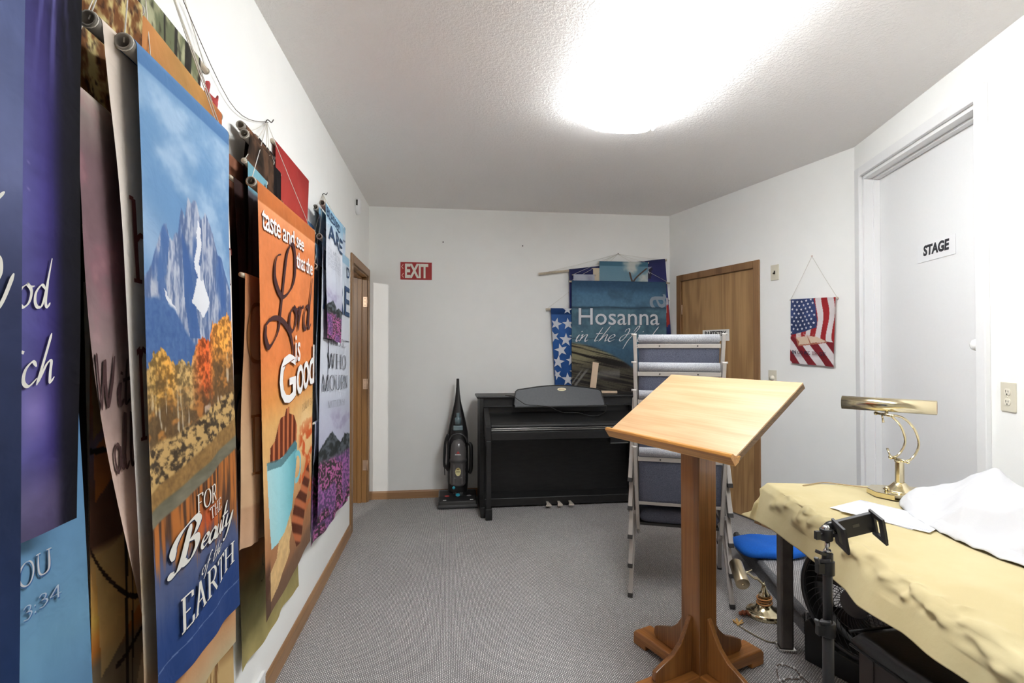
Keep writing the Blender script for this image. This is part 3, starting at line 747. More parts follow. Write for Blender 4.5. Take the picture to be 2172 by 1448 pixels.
# ---------------------------------------------------------------- printed designs
W_ = (240, 238, 236)
def p_mountain(u, v):
    n = fbm(u, v, 9, 30, 11, 5); n2 = fbm(u, v, 40, 120, 12, 3); cl = fbm(u, v, 3, 14, 13, 5)
    c = grad(v, [(0,(84,128,176)),(.033,(76,120,172)),(.036,(112,154,196)),(.12,(102,146,192)),(.3,(96,140,188)),(.5,(84,124,178))])
    c = mx(c, C3((184,206,228)), ss(.38,.75,cl)*.6*ss(.034,.05,v)*(1-ss(.3,.38,v)))
    c = mx(c, C3((214,226,240)), np.exp(-((v-.27-.2*u)/.05)**2)*.35*(u < .5))
    ru = [0,.04,.09,.13,.17,.21,.24,.27,.29,.33,.37,.40,.43,.46,.48,.51,.55,.58,.61,.66,.70,.73,.79,.85,.92,1]
    rv = [.34,.33,.31,.285,.25,.247,.268,.272,.262,.252,.21,.222,.191,.195,.186,.191,.215,.21,.197,.205,.222,.23,.262,.268,.30,.33]
    ridge = np.interp(u, ru, rv)+(fbm(u, v*0, 30, 1, 14, 3)-.5)*.012
    streak = fbm(u*1.0+(v-.3)*0.25, v, 34, 14, 15, 4)
    streak = .6*streak+.4*fbm(u+v*.15, v, 70, 60, 26, 3)
    rock = mx(C3((176,182,200)), C3((84,106,150)), ss(.36,.62,streak))
    rock = mx(rock, C3((66,100,160)), ss(.5,.62,fbm(u-(v-.3)*.35, v, 7, 9, 16, 3))*.85)
    sh = pip(u, v, [(.37,.25),(.44,.30),(.47,.36),(.52,.43),(.42,.43),(.38,.36)]); rock = mx(rock, C3((62,98,160)), sh*.85)
    sh = pip(u, v, [(.17,.25),(.24,.27),(.2,.33),(.12,.345)]); rock = mx(rock, C3((74,110,168)), sh*.8)
    sh = pip(u, v, [(.80,.26),(.86,.30),(.95,.42),(.84,.38)]); rock = mx(rock, C3((62,98,160)), sh*.8)
    for pts in ([(.52,.222),(.555,.235),(.53,.29),(.50,.318),(.47,.30)], [(.50,.322),(.56,.325),(.66,.36),(.56,.395),(.46,.365)], [(.505,.30),(.54,.30),(.53,.325),(.51,.325)], [(.18,.352),(.26,.372),(.30,.392),(.24,.385)]):
        rock = mx(rock, C3((224,226,232)), pip(u+(n-.5)*.05, v+(n2-.5)*.012, pts))
    c = mx(c, rock, ss(0, .004, v-ridge))
    bas = np.interp(u, [0,.22,.31,.45,.6,.8,1], [.366,.366,.391,.435,.47,.50,.52])+(n-.5)*.02
    c = mx(c, mx(C3((58,92,152)), C3((84,118,172)), n2), ss(0,.01,v-bas))
    tt = np.interp(u, [0,.05,.1,.15,.2,.26,.33,.42,.47,.52,.58,.64,.7,.78,.86,.93,1], [.475,.462,.45,.446,.458,.478,.468,.474,.44,.425,.432,.43,.40,.395,.385,.378,.39])+(fbm(u,v,50,90,17,2)-.5)*.02
    tc = grad(u, [(0,(178,140,84)),(.08,(196,150,70)),(.2,(226,156,58)),(.3,(190,152,90)),(.42,(200,158,92)),(.5,(222,100,38)),(.6,(228,92,36)),(.7,(242,146,52)),(.85,(246,160,58)),(1,(238,150,60))])
    leaf = ss(.3,.7,fbm(u,v,46,140,18,3))
    tc = tc*(0.62+0.5*leaf)[:, None]
    depth = (v-tt)/.13
    trunk = ss(.52,.6,_vn(u,v,70,8,19))
    low = mx(C3((88,66,42)), C3((205,196,180)), trunk*.75*ss(.5,.6,_vn(u,v,20,30,23)))
    low = mx(low, C3((190,120,50)), ss(.55,.75,fbm(u,v,16,60,20,3))*.8)
    tc = mx(tc, low, ss(.35,.85,depth+ (n-.5)*.8)*.85)
    c = mx(c, tc, ss(0,.003,v-tt))
    gb = np.interp(u, [0,.37,1], [.600,.575,.532])+(n-.5)*.03
    bush = mx(C3((196,156,92)), C3((70,56,40)), ss(.40,.66,fbm(u,v,26,110,21,4)))
    c = mx(c, bush, ss(0,.01,v-gb))
    g = np.interp(u, [0,.36,1], [.665,.640,.592])+(n-.5)*.01
    c = mx(c, mx(C3((168,126,66)), C3((120,88,48)), n2), ss(0,.006,v-g))
    b2 = np.interp(u, [0,.35,1], [.695,.672,.628])
    c = mx(c, mx(C3((88,88,70)), C3((140,130,110)), fbm(u,v,6,60,22,3)), ss(0,.006,v-b2))
    b3 = b2+.028
    wst = fbm(u, v, 38, 9, 24, 3)
    wat = mx(C3((186,106,42)), C3((84,56,40)), ss(.35,.7,wst))
    wat = mx(wat, C3((205,80,34)), np.exp(-(((u-.55)/.14)**2+((v-.765)/.03)**2))*.9)
    wat = mx(wat, C3((80,92,132)), ss(.765,.82,v+(wst-.5)*.10+(u-.5)*-.03))
    wat = mx(wat, C3((38,66,128)), ss(.83,.92,v+(wst-.5)*.04))
    c = mx(c, wat, ss(0,.004,v-b3))
    st = np.abs(v-(.955-.012*u)); c = mx(c, C3((120,140,180)), (st < .0011)*.7)
    return c
def p_orange(u, v):
    n = fbm(u, v, 5, 12, 31, 5); n2 = fbm(u, v, 40, 80, 32, 2)
    c = grad(v, [(0,(196,104,48)),(.046,(192,102,44)),(.048,(238,150,96)),(.10,(226,124,66)),(.4,(226,122,58)),(.5,(226,142,66)),(.56,(228,170,96)),(.7,(226,176,112)),(.85,(176,118,74)),(1,(140,98,70))])
    c = c*(0.9+0.16*n+0.06*n2)[:, None]
    c = mx(c, C3((238,206,150)), np.exp(-(((u-.8)/.25)**2+((v-.62)/.07)**2))*.7)
    # flames of leaves at the right
    fl = ss(.5,.62,fbm(u,v,9,26,33,4))*ss(.6,.7,u)*ss(.57,.66,v)*(1-ss(.84,.9,v))
    c = mx(c, C3((214,88,34)), fl)
    # cinnamon sticks
    stk = pip(u, v, [(.12,.655),(.13,.61),(.2,.60),(.26,.565),(.30,.552),(.37,.553),(.40,.537),(.455,.535),(.46,.553),(.54,.565),(.60,.60),(.58,.66),(.3,.70)])
    sc = np.sin(u*78+v*10)
    c = mx(c, mx(C3((110,44,22)), C3((206,112,62)), ss(-.2,.9,sc)), stk)
    # mug
    mug = pip(u, v, [(.07,.640),(.2,.652),(.4,.652),(.56,.638),(.60,.650),(.585,.70),(.50,.815),(.3,.86),(.12,.853),(.10,.80),(.075,.70)])
    mc = grad((u-.07)/.5, [(0,(172,218,222)),(.35,(158,220,228)),(.75,(120,196,208)),(1,(92,168,184))])
    c = mx(c, mc, mug)
    rim = pip(u, v, [(.07,.638),(.3,.655),(.56,.636),(.60,.650),(.58,.662),(.3,.675),(.08,.658)])
    c = mx(c, C3((70,110,118)), rim*.75)
    R = np.sqrt(((u-.60)/.10)**2+((v-.715)/.045)**2); c = mx(c, C3((120,196,206)), ((R < 1) & (R > .66) & (u > .56)).astype(float))
    # sticks bundle right, leaf, table
    bn = pip(u, v, [(.48,.86),(.56,.80),(.7,.79),(.92,.745),(.96,.80),(.84,.88),(.72,.95),(.6,.94)])
    c = mx(c, mx(C3((96,44,26)), C3((196,104,60)), ss(-.4,.8,np.sin((u*3-v*14)*9))), bn)
    lf = pip(u, v, [(.46,.825),(.50,.87),(.44,.895),(.45,.925),(.3,.945),(.22,.965),(.10,.975),(.05,.955),(.10,.93),(.06,.91),(.2,.89),(.24,.855),(.34,.85)])
    c = mx(c, C3((222,180,118))*(.9+.2*n2)[:, None], lf)
    dk = ((u < .1)*ss(.86,.9,v)); c = mx(c, C3((60,36,28)), dk*.7)
    c = mx(c, C3((104,80,64)), ss(.93,.965,v+(n-.5)*.03)*(1-lf)*.6)
    return c
def _beat(u, v, seed):
    n = fbm(u, v, 4, 18, seed, 4); 
    c = grad(v, [(0,(168,206,232)),(.04,(160,200,228)),(.042,(206,222,238)),(.3,(226,230,240)),(.55,(214,220,236)),(.7,(196,198,222)),(1,(196,198,222))])
    c = mx(c, C3((170,160,198)), ss(.5,.7,n)*ss(.6,.66,v)*.7)
    hz = np.interp(u, [0,.2,.36,.5,.62,.8,1], [.755,.72,.694,.73,.75,.725,.735])+(fbm(u,v,30,40,seed+5,3)-.5)*.012
    mt = mx(C3((96,104,112)), C3((52,56,56)), ss(.35,.65,fbm(u,v,12,60,seed+2,4)))
    c = mx(c, mt, ss(0,.004,v-hz))
    fv = .79+(n-.5)*.03
    fn = fbm(u, v, 34, 140, seed+3, 2)
    fl = mx(C3((66,58,60)), C3((214,110,178)), ss(.45,.62,fn)); fl = mx(fl, C3((150,100,190)), ss(.5,.6,_vn(u,v,5,14,seed+8))*.5)
    return mx(c, fl, ss(0,.02,v-fv))
def p_mourn(u, v): return _beat(u, v, 41)
def p_bless(u, v):
    return mx(_beat(u, v, 47), C3((150,200,232)), (1-ss(.0,.25,v)))
def p_side(u, v):
    c = grad(v, [(0,(150,195,226)),(.05,(150,195,226)),(.06,(200,216,236)),(.6,(190,200,224)),(.75,(90,95,110)),(1,(70,60,80))])
    bl = ((np.floor(v*9) % 2 == 0) & (u > .3) & (v > .1) & (v < .55)).astype(float)
    return mx(c, C3((70,88,124)), bl*.8)
def p_cream(u, v):
    n = fbm(u, v, 5, 20, 51, 4)
    c = grad(v, [(0,(226,208,190)),(.1,(224,208,194)),(.3,(232,222,212)),(.65,(228,218,212)),(.74,(224,196,158)),(.8,(232,216,196)),(.86,(226,196,158)),(.93,(206,140,90)),(1,(190,170,130))])
    return c*(.95+.08*n)[:, None]
def p_mauve(u, v):
    n = fbm(u, v, 5, 14, 53, 5)
    c = grad(v, [(0,(150,136,126)),(.05,(110,96,92)),(.12,(96,74,78)),(.3,(104,78,84)),(.45,(120,100,98)),(.6,(140,116,108)),(.8,(190,164,148)),(1,(206,186,170))])
    c = mx(c, C3((112,66,76)), ss(.5,.7,n)*.35*(1-ss(.3,.5,v)))
    c = mx(c, C3((150,118,118)), ss(.62,.75,n)*.15)
    return c*(1.05+.35*n)[:, None]
def p_indigo(u, v):
    n = fbm(u, v, 6, 20, 57, 4)
    c = grad(u, [(0,(70,76,140)),(.79,(84,82,148)),(.86,(68,60,132)),(.90,(44,36,98)),(.94,(18,15,34)),(1,(12,10,18))])
    c = mx(c, grad(u, [(0,(52,54,120)),(.86,(40,34,84)),(.93,(14,12,26)),(1,(10,8,16))]), (1-ss(.1,.4,v))*.7)
    ray = ss(.3,.95,np.sin((u-.88)/(v*.25+.02)*7))*ss(.0,.02,v)*(1-ss(.1,.35,v))*np.exp(-((u-.88)/.06)**2)
    c = mx(c, C3((120,116,196)), ray*.7)
    c = mx(c, C3((150,146,214)), np.exp(-(((u-.88)/.03)**2+((v-.05)/.06)**2))*.8)
    c = mx(c, C3((150,130,190)), np.exp(-(((u-.82)/.06)**2+((v-.8)/.05)**2))*.5)
    c = mx(c, C3((104,92,110)), ss(.86,.95,v)*.55*(1-ss(.9,.96,u)))
    st = (_vn(u, v, 60, 160, 60) > .985); return mx(c, C3((170,160,210)), st*.35)*(.85+.3*n)[:, None]
def p_slate(u, v):
    n = fbm(u, v, 5, 14, 61, 5)
    c = grad(v, [(0,(60,72,120)),(.12,(92,106,160)),(.3,(104,112,160)),(.4,(52,60,98)),(.55,(36,48,84)),(.7,(30,54,104)),(.85,(36,74,136)),(1,(34,66,124))])
    return c*(.8+.35*n)[:, None]
def p_lightblue(u, v):
    n = fbm(u, v, 4, 10, 63, 4)
    c = grad(v, [(0,(96,140,184)),(.5,(86,132,180)),(.8,(98,146,180)),(1,(80,124,170))])
    return c*(.92+.14*n)[:, None]
def p_dark(u, v):
    n = fbm(u, v, 5, 20, 65, 4)
    return mx(C3((22,16,18)), C3((70,44,36)), ss(.55,1,v)*(.4+.6*n))
def p_glass(u, v):
    n = fbm(u, v, 4, 9, 67, 3)
    c = grad(v, [(0,(150,122,80)),(.2,(136,108,72)),(.32,(140,80,40)),(.42,(96,84,104)),(.5,(92,60,44)),(.6,(82,54,40)),(.62,(150,118,70)),(.74,(176,124,50)),(.8,(140,82,30)),(.83,(88,74,56)),(1,(110,98,72))])
    for pts, col in (([(.06,.64),(.3,.60),(.75,.60),(.95,.66),(.4,.78),(.1,.86)], (150,122,74)), ([(.5,.85),(.95,.74),(1,.9),(.6,1),(.35,1)], (140,122,92)),
                     ([(.05,.42),(.3,.36),(.5,.34),(.55,.42),(.3,.46),(.06,.52)], (160,90,34)), ([(0,0),(.28,0),(.26,.35),(.04,.4)], (128,104,62)), ([(.6,.95),(.7,.84),(1,.82),(1,1),(.7,1)], (60,46,38))):
        c = mx(c, C3(col), pip(u, v, pts)*.8)
    for (a, b, x0, x1, amp) in ((.60,.86,.0,1.0,.05),(.86,.74,.2,1,.03),(.42,.36,0,.6,.02)):
        vv = a+(b-a)*u+amp*np.sin(u*5); c = mx(c, C3((34,22,18)), ((np.abs(v-vv) < .006) & (u > x0) & (u < x1))*.9)
    c = mx(c, C3((30,20,14)), ((np.abs(u-.30-.02*np.sin(v*3)) < .016) | (np.abs(u-.36-.02*np.sin(v*3)) < .008))*.85)
    return np.clip(c*(1.15+.5*n)[:, None], 0, 235)
def p_gold(u, v):
    n = fbm(u, v, 12, 16, 69, 5); n2 = fbm(u, v, 26, 30, 70, 3)
    c = mx(C3((206,186,120)), C3((120,72,34)), ss(.35,.62,n)); c = mx(c, C3((54,32,26)), ss(.55,.75,n2)*.7)
    return mx(c, C3((180,96,44)), ss(.55,.9,v)*ss(.4,.6,n)*.8)
def p_ochre(u, v):
    n = fbm(u, v, 6, 20, 71, 5)
    c = grad(u, [(0,(196,112,60)),(.3,(204,136,72)),(.55,(196,142,74)),(.8,(190,132,66)),(1,(186,98,52))])
    return c*(.85+.25*n)[:, None]
def p_forest(u, v):
    n = fbm(u, v, 16, 14, 73, 4)
    tr = ss(.56,.66,_vn(u+.05*v, v, 26, 2, 74))
    c = mx(C3((176,176,138)), C3((112,118,86)), ss(.35,.65,n)); c = mx(c, C3((44,40,38)), tr*.9)
    return mx(c, C3((38,34,30)), ss(.6,.75,fbm(u,v,30,30,75,2))*.5)
def p_woodgrain(u, v):
    n = fbm(u*1+v*.3, v, 30, 6, 77, 5)
    return mx(C3((206,170,110)), C3((120,76,36)), ss(.4,.68,n))
def p_script(u, v):
    n = fbm(u, v, 8, 20, 79, 4)
    c = grad(v, [(0,(150,90,62)),(.04,(160,98,70)),(.12,(128,70,48)),(.16,(34,24,20)),(.38,(30,22,20)),(.385,(132,66,26)),(.41,(150,80,34)),(.415,(176,138,100)),(.62,(168,128,96)),(.74,(150,96,56)),(.80,(176,110,44)),(.84,(128,112,62)),(.9,(140,132,82)),(1,(186,166,100))])
    ln = np.exp(-((np.sin((u-.15)*16+v*14))/.35)**2)*(v < .15)
    c = mx(c, C3((222,150,116)), ln*.6)
    return c*(.85+.25*n)[:, None]
def p_plum(u, v):
    c = grad(v, [(0,(50,30,28)),(.4,(66,34,34)),(.8,(92,46,50)),(1,(122,78,78))]); return c*(.85+.3*fbm(u,v,4,10,81,3))[:, None]
def p_teal(u, v):
    n = fbm(u, v, 4, 10, 83, 3)
    return grad(v, [(0,(112,168,184)),(.085,(106,164,182)),(.10,(82,76,84)),(.3,(70,62,70)),(.6,(120,74,52)),(.8,(110,66,50)),(1,(60,36,34))])*(.88+.2*n)[:, None]
def p_copper(u, v):
    n = fbm(u, v, 3, 22, 85, 4); return mx(C3((128,84,58)), C3((58,40,30)), ss(.35,.65,n))
def p_red(u, v):
    n = fbm(u, v, 4, 8, 87, 4); c = grad(v, [(0,(176,46,44)),(.12,(186,58,52)),(.4,(206,66,54)),(1,(170,44,40))]); return c*(.9+.16*n)[:, None]
def p_tan(u, v):
    n = fbm(u, v, 4, 10, 89, 4); return grad(v, [(0,(206,128,80)),(.3,(196,142,100)),(.6,(208,166,124)),(.85,(212,170,128)),(.86,(196,150,112)),(1,(210,166,130))])*(.92+.12*n)[:, None]
def p_brown(u, v):
    n = fbm(u, v, 5, 16, 91, 4); return mx(C3((96,66,46)), C3((36,26,20)), ss(.3,.7,n))

FOR = serif_text('FOR'); THE = serif_text('THE'); EARTH = serif_text('EARTH')
def shadowed(tx, box, col, sh, dx=.006, dy=.0025):
    q = box if isinstance(box[0], tuple) else ((box[0],box[1]),(box[2],box[1]),(box[0],box[3]),(box[2],box[3]))
    return [(tx, tuple((a+dx, b+dy) for a, b in q), sh), (tx, q, col)]
big_B = cursive('B', .03, .17, .55, 0.1); eauty = cursive('eauty', .035, .12, .5, .25); ofthe = cursive('of the', .03, .09, .5, .25)

X1 = XL+0.002
near_nail = (XL+0.006, 1.26, 2.42)
CR = (228, 224, 214)
# --- near cluster
banner('hanging_banner', 'slate blue banner with white handwriting, nearest at the left edge', (-.50,.26,2.02), (-.50,.674,2.02), (-.50,.26,.52), (-.50,.674,.52), nu=40, nv=160, paint=p_slate,
       texts=[(pen([[(.86,.652),(.90,.672),(.941,.687)],[(.88,.588),(.93,.600),(.969,.626)],[(.90,.640),(.928,.636),(.932,.626),(.92,.618)]], .002, .0035, .5, True, .276), (0,0,1,1), CR)], nail=(XL+.006,.5,2.45), group='banners hanging on the left wall', amp=.003)
banner('hanging_banner', 'indigo night-sky banner with white handwriting ending in od and ch', (-.565,.40,1.99), (-.565,.868,1.99), (-.565,.40,1.105), (-.565,.868,1.112), nu=110, nv=260, paint=p_indigo,
       texts=[(cursive('good', .03, .08, .6, .1), ((.62,.562),(.885,.556),(.62,.682),(.885,.672)), CR), (cursive('which', .03, .08, .6, .1), ((.58,.684),(.89,.678),(.58,.768),(.89,.762)), CR)],
       nail=(XL+.006,.62,2.4), group='banners hanging on the left wall', amp=.004)
banner('hanging_banner', 'light blue banner lettered OU 13:34 below the indigo banner', (-.60,.66,1.85), (-.60,.872,1.85), (-.60,.66,.70), (-.602,.975,.70), nu=60, nv=200, paint=p_lightblue,
       texts=shadowed(serif_text('YOU', .045, .09), (.36,.679,.735,.710), (196,196,200), (62,104,160))+shadowed(serif_text('13:34', .04, .08), (.44,.733,.785,.751), (170,185,205), (60,100,156)),
       nail=None, rod='pipe', group='banners hanging on the left wall', amp=.003)
banner('hanging_banner', 'nearly black brown banner showing as a narrow strip behind the indigo banner', (-.645,.80,1.97), (-.645,.985,1.97), (-.645,.80,.70), (-.645,1.03,.70), nu=30, nv=120, paint=p_dark,
       texts=[(serif_text('V', .05, .1), (.62,.82,.80,.87), (96,74,72)), (cursive('s', .05, .1), (.55,.965,.7,.985), (130,110,100))], nail=None, group='banners hanging on the left wall', amp=.003)
banner('hanging_banner', 'brown and olive banner patterned like leaded stained glass', (-.655,1.03,1.60), (-.655,1.34,1.60), (-.655,1.055,.60), (-.655,1.38,.60), nu=90, nv=300, paint=p_glass, rod='dowel', rr=.008, nail=None, group='banners hanging on the left wall', amp=.003)
banner('hanging_banner', 'golden brown leaf-patterned banner at the top behind the cream banner', (-.655,.955,2.10), (-.655,1.19,2.12), (-.655,.985,1.66), (-.655,1.19,1.66), nu=90, nv=140, paint=p_gold, nail=near_nail, group='banners hanging on the left wall', amp=.004)
banner('hanging_banner', 'crumpled mauve banner lettered With all, leaning behind the cream banner', (-.605,.912,1.815), (-.612,1.20,1.79), (-.596,1.105,.818), (-.603,1.33,.80), nu=70, nv=240, paint=p_mauve,
       texts=[(cursive('With', .05, .11, .5, .15), ((.0,.455),(.42,.450),(.0,.560),(.42,.545)), (72,46,46)), (cursive('all', .05, .11, .5, .1), ((.06,.565),(.30,.56),(.06,.68),(.30,.665)), (78,52,50))],
       rr=.014, nail=near_nail, group='banners hanging on the left wall', amp=.004, waves=1.2, curl=.004, slide=lambda u, v: -.045*np.sin(np.pi*v)*(1-u))
banner('hanging_banner', 'long cream banner with maroon serif letters behind the mountain banner', (-.590,.955,1.945), (-.590,1.462,1.945), (-.590,1.086,.56), (-.590,1.517,.56), nu=80, nv=240, paint=p_cream,
       texts=[(serif_text('H', .04, .12)[0:2], (0,0,.001,.001), (110,48,42)), (pen([[(.42,0),(.42,1)],[(.2,1),(.42,1)],[(.2,0),(.64,0)],[(.42,.5),(.66,.58),(.95,.56)]], .05, .2, 0, False), (.03,.213,.16,.322), (112,50,44)),
              (pen([[(.42,-.25),(.42,1)],[(.2,.95),(.42,1)],[(.2,-.25),(.64,-.25)],[(.42,.85),(.62,1),(.85,.95)]], .05, .2, 0, False), (.03,.415,.14,.515), (112,50,44)), (serif_text('T', .05, .14), (.94,.22,.995,.292), (112,50,44))],
       nail=near_nail, group='banners hanging on the left wall', amp=.003, waves=1.4, curl=.005, curl2=.006, twist=lambda u, v: .006*ss(.04,.3,v), slide=lambda u, v: .018*np.sin(np.pi*v)*(1-u))
tx = shadowed(FOR, ((.415,.707),(.645,.703),(.41,.741),(.64,.737)), CR, (90,60,40))+shadowed(THE, ((.535,.744),(.73,.738),(.545,.766),(.735,.762)), CR, (110,50,30))
tx += shadowed(big_B, ((.115,.742),(.45,.738),(.10,.822),(.435,.817)), CR, (50,56,84))+shadowed(eauty, ((.42,.764),(.90,.752),(.42,.828),(.895,.832)), CR, (60,52,70))
tx += shadowed(ofthe, ((.42,.828),(.70,.814),(.415,.866),(.70,.848)), CR, (34,48,84))+shadowed(EARTH, ((.20,.864),(.90,.846),(.20,.926),(.895,.890)), CR, (22,40,84), .006, .0025)
banner('hanging_banner', 'mountain and autumn trees banner lettered FOR THE Beauty of the EARTH', (-.56,1.0,1.936), (-.56,1.393,1.936), (-.56,1.093,.675), (-.56,1.487,.675), nu=200, nv=640, paint=p_mountain, texts=tx, nail=near_nail, group='banners hanging on the left wall', amp=.0035, waves=1.3, rr=.015)
banner('hanging_banner', 'ochre orange banner top showing above the mountain banner', (-.665,1.10,2.125), (-.665,1.607,2.075), (-.665,1.12,1.2), (-.665,1.607,1.2), nu=60, nv=100, paint=p_ochre, rod='pipe', nail=near_nail, group='banners hanging on the left wall', amp=.005)
banner('hanging_banner', 'grey green forest banner at the very top of the near cluster', (-.695,1.06,2.215), (-.695,1.54,2.195), (-.695,1.06,1.5), (-.695,1.55,1.5), nu=120, nv=120, paint=p_forest, rod='dowel', rr=.009, ext2=.06, nail=(XL+.006,1.3,2.5), group='banners hanging on the left wall', amp=.003)
m = MB(); m.grid(lambda u, v: (-.690+.014*math.sin(u*9+v*4), 1.545+u*.075+.012*v, 2.125-v*.085-.01*u+.010*math.sin(u*14)), 16, 12)
o_ = m.build('red_cloth', mat('red_cloth', (172,44,40), .6, noise=.3, nscale=30)); tag(o_, 'small crumple of red cloth hanging below the forest banner rod end', 'cloth')
banner('hanging_banner', 'gold wood-grain banner bottom below the mountain banner', (-.66,1.32,1.5), (-.66,1.63,1.5), (-.64,1.35,.42), (-.64,1.655,.36), nu=60, nv=140, paint=p_woodgrain, rod='dowel', rr=.008, group='banners hanging on the left wall', amp=.004)
# --- middle cluster
mid_nail = (XL+.006, 2.12, 2.26)
banner('hanging_banner', 'wide banner with copper petals on top, brown script and an olive lower end', (-.69,1.69,1.995), (-.69,2.26,1.995), (-.69,1.86,.27), (-.685,2.50,.27), nu=110, nv=360, paint=p_script,
       texts=[(cursive('c', .05, .09, .4), (.02,.44,.16,.56), (70,46,34)), (cursive('n', .06, .12), (.06,.675,.22,.72), (96,44,28)), (cursive('r', .06, .12), (.05,.56,.15,.62), (96,44,28)), (cursive('y', .03, .06), (.25,.80,.36,.86), (90,80,40))],
       rod='dowel', rr=.010, nail=None, group='banners hanging on the left wall', amp=.006)
banner('hanging_banner', 'narrow plum banner behind the right edge of the mountain banner', (-.652,1.66,1.90), (-.652,1.79,1.90), (-.652,1.80,.93), (-.652,1.90,.93), nu=16, nv=80, paint=p_plum, rod='dowel', rr=.007, group='banners hanging on the left wall', amp=.004)
banner('hanging_banner', 'banner with a teal top and dark grey body left of the orange banner', (-.635,1.725,1.975), (-.635,1.90,1.965), (-.635,1.75,.98), (-.635,1.90,.98), nu=24, nv=120, paint=p_teal, rod='dowel', rr=.008, nail=mid_nail, group='banners hanging on the left wall', amp=.005)
banner('hanging_banner', 'coppery brown banner with a grey tube, uppermost of the middle cluster', (-.668,1.80,2.125), (-.668,2.06,2.12), (-.668,1.84,1.2), (-.668,2.06,1.2), nu=60, nv=100, paint=p_copper, nail=None, group='banners hanging on the left wall', amp=.008, curl=-.02)
banner('hanging_banner', 'dark brown banner with a grey tube beside the coppery banner', (-.645,1.77,2.085), (-.645,2.0,2.08), (-.645,1.80,1.2), (-.645,2.0,1.2), nu=50, nv=80, paint=p_brown, nail=mid_nail, group='banners hanging on the left wall', amp=.008, curl=-.03)
banner('hanging_banner', 'dark banner with a grey tube close to the wall left of the red banner', (-.690,1.98,2.155), (-.690,2.15,2.15), (-.690,2.0,1.2), (-.690,2.15,1.2), nu=50, nv=80, paint=p_dark, nail=None, group='banners hanging on the left wall', amp=.004)
for k, (x, y, z, lb) in enumerate(((-.668,2.06,2.085,'dark brown banner on a white wooden dowel, lower of the dowels by the red banner'), (-.700,2.14,2.155,'black banner on a white wooden dowel nearest the red banner'))):
    banner('hanging_banner', lb, (x,y,z), (x,y+.10,z), (x,y+.01,1.3), (x,y+.10,1.3), nu=24, nv=60, paint=p_dark, rod='dowel', rr=.013, ext=.03, nail=None, group='banners hanging on the left wall', amp=.003)
banner('hanging_banner', 'plain red banner above the orange banner', (-.698,2.185,2.222), (-.698,2.69,2.222), (-.698,2.20,1.35), (-.698,2.67,1.35), nu=60, nv=140, paint=p_red, rod='dowel', rr=.009, nail=None, group='banners hanging on the left wall', amp=.005, waves=1.2)
banner('hanging_banner', 'small light blue banner edge behind the red banner', (-.706,2.55,2.02), (-.706,2.82,2.02), (-.706,2.55,1.5), (-.706,2.82,1.5), nu=20, nv=40, paint=p_lightblue, rod='dowel', rr=.006, group='banners hanging on the left wall', amp=.002)
banner('hanging_banner', 'tan banner with brown capital letters left of the orange banner', (-.605,1.63,1.60), (-.605,1.86,1.60), (-.605,1.604,.775), (-.605,1.86,.735), nu=40, nv=160, paint=p_tan,
       texts=[(serif_text('C', .06, .1), (.10,.10,.62,.33), (150,92,44)), (serif_text('D', .05, .1), (.27,.52,.66,.745), (146,92,44))], rod='dowel', rr=.008, group='banners hanging on the left wall', amp=.006)
BRN = (78, 46, 46)
Lsw = pen([[(0.301, 0.858), (0.237, 0.848), (0.199, 0.818), (0.211, 0.784), (0.315, 0.753), (0.447, 0.773), (0.522, 0.813), (0.532, 0.874), (0.503, 0.898), (0.457, 0.894), (0.399, 0.864), (0.354, 0.804), (0.314, 0.75), (0.272, 0.695), (0.248, 0.669), (0.186, 0.645), (0.105, 0.63), (0.056, 0.651), (0.063, 0.676), (0.084, 0.685), (0.161, 0.697), (0.265, 0.697), (0.368, 0.685), (0.445, 0.663), (0.494, 0.628), (0.512, 0.583)]], .004, .021, .55, True, aspect=.49, n=10)
tx = shadowed(font_text('taste and', bold=.012, spacing=.92), ((.035,.050),(.535,.060),(.035,.106),(.535,.103)), W_, (150,74,34), .005, .0015)
tx += shadowed(font_text('see', bold=.012, spacing=.92), ((.57,.070),(.725,.072),(.57,.100),(.725,.100)), W_, (150,74,34), .005, .0015)
tx += shadowed(font_text('that the', bold=.010, spacing=.92), ((.56,.112),(.925,.112),(.56,.157),(.925,.159)), W_, (150,74,34), .005, .0015)
tx += [(Lsw, (0,0,1,1), BRN)]
tx += [(cursive('ord', .03, .10, .75, .08), ((.42,.190),(.925,.166),(.42,.342),(.925,.331)), BRN)]
tx += shadowed(font_text('is', bold=.01), (.535,.345,.635,.419), W_, (150,74,34), .004, .0015)
tx += shadowed(font_text('G', bold=.012), ((.25,.392),(.54,.396),(.25,.526),(.54,.520)), W_, (130,64,30), .008, .002)
tx += shadowed(font_text('ood', bold=.012, spacing=.9), ((.55,.392),(.985,.378),(.55,.515),(.985,.501)), W_, (130,64,30), .008, .002)
tx += [(serif_text('PSALM 34:8', .03, .07), ((.66,.546),(.985,.540),(.66,.568),(.985,.563)), (110,74,44))]
banner('hanging_banner', 'orange banner lettered taste and see that the Lord is Good over a teal mug', (-.57,1.623,1.885), (-.57,2.30,1.885), (-.57,1.725,.50), (-.57,2.25,.565), nu=150, nv=520, paint=p_orange, texts=tx, nail=mid_nail, group='banners hanging on the left wall', amp=.0022, waves=1.2, curl=.0)
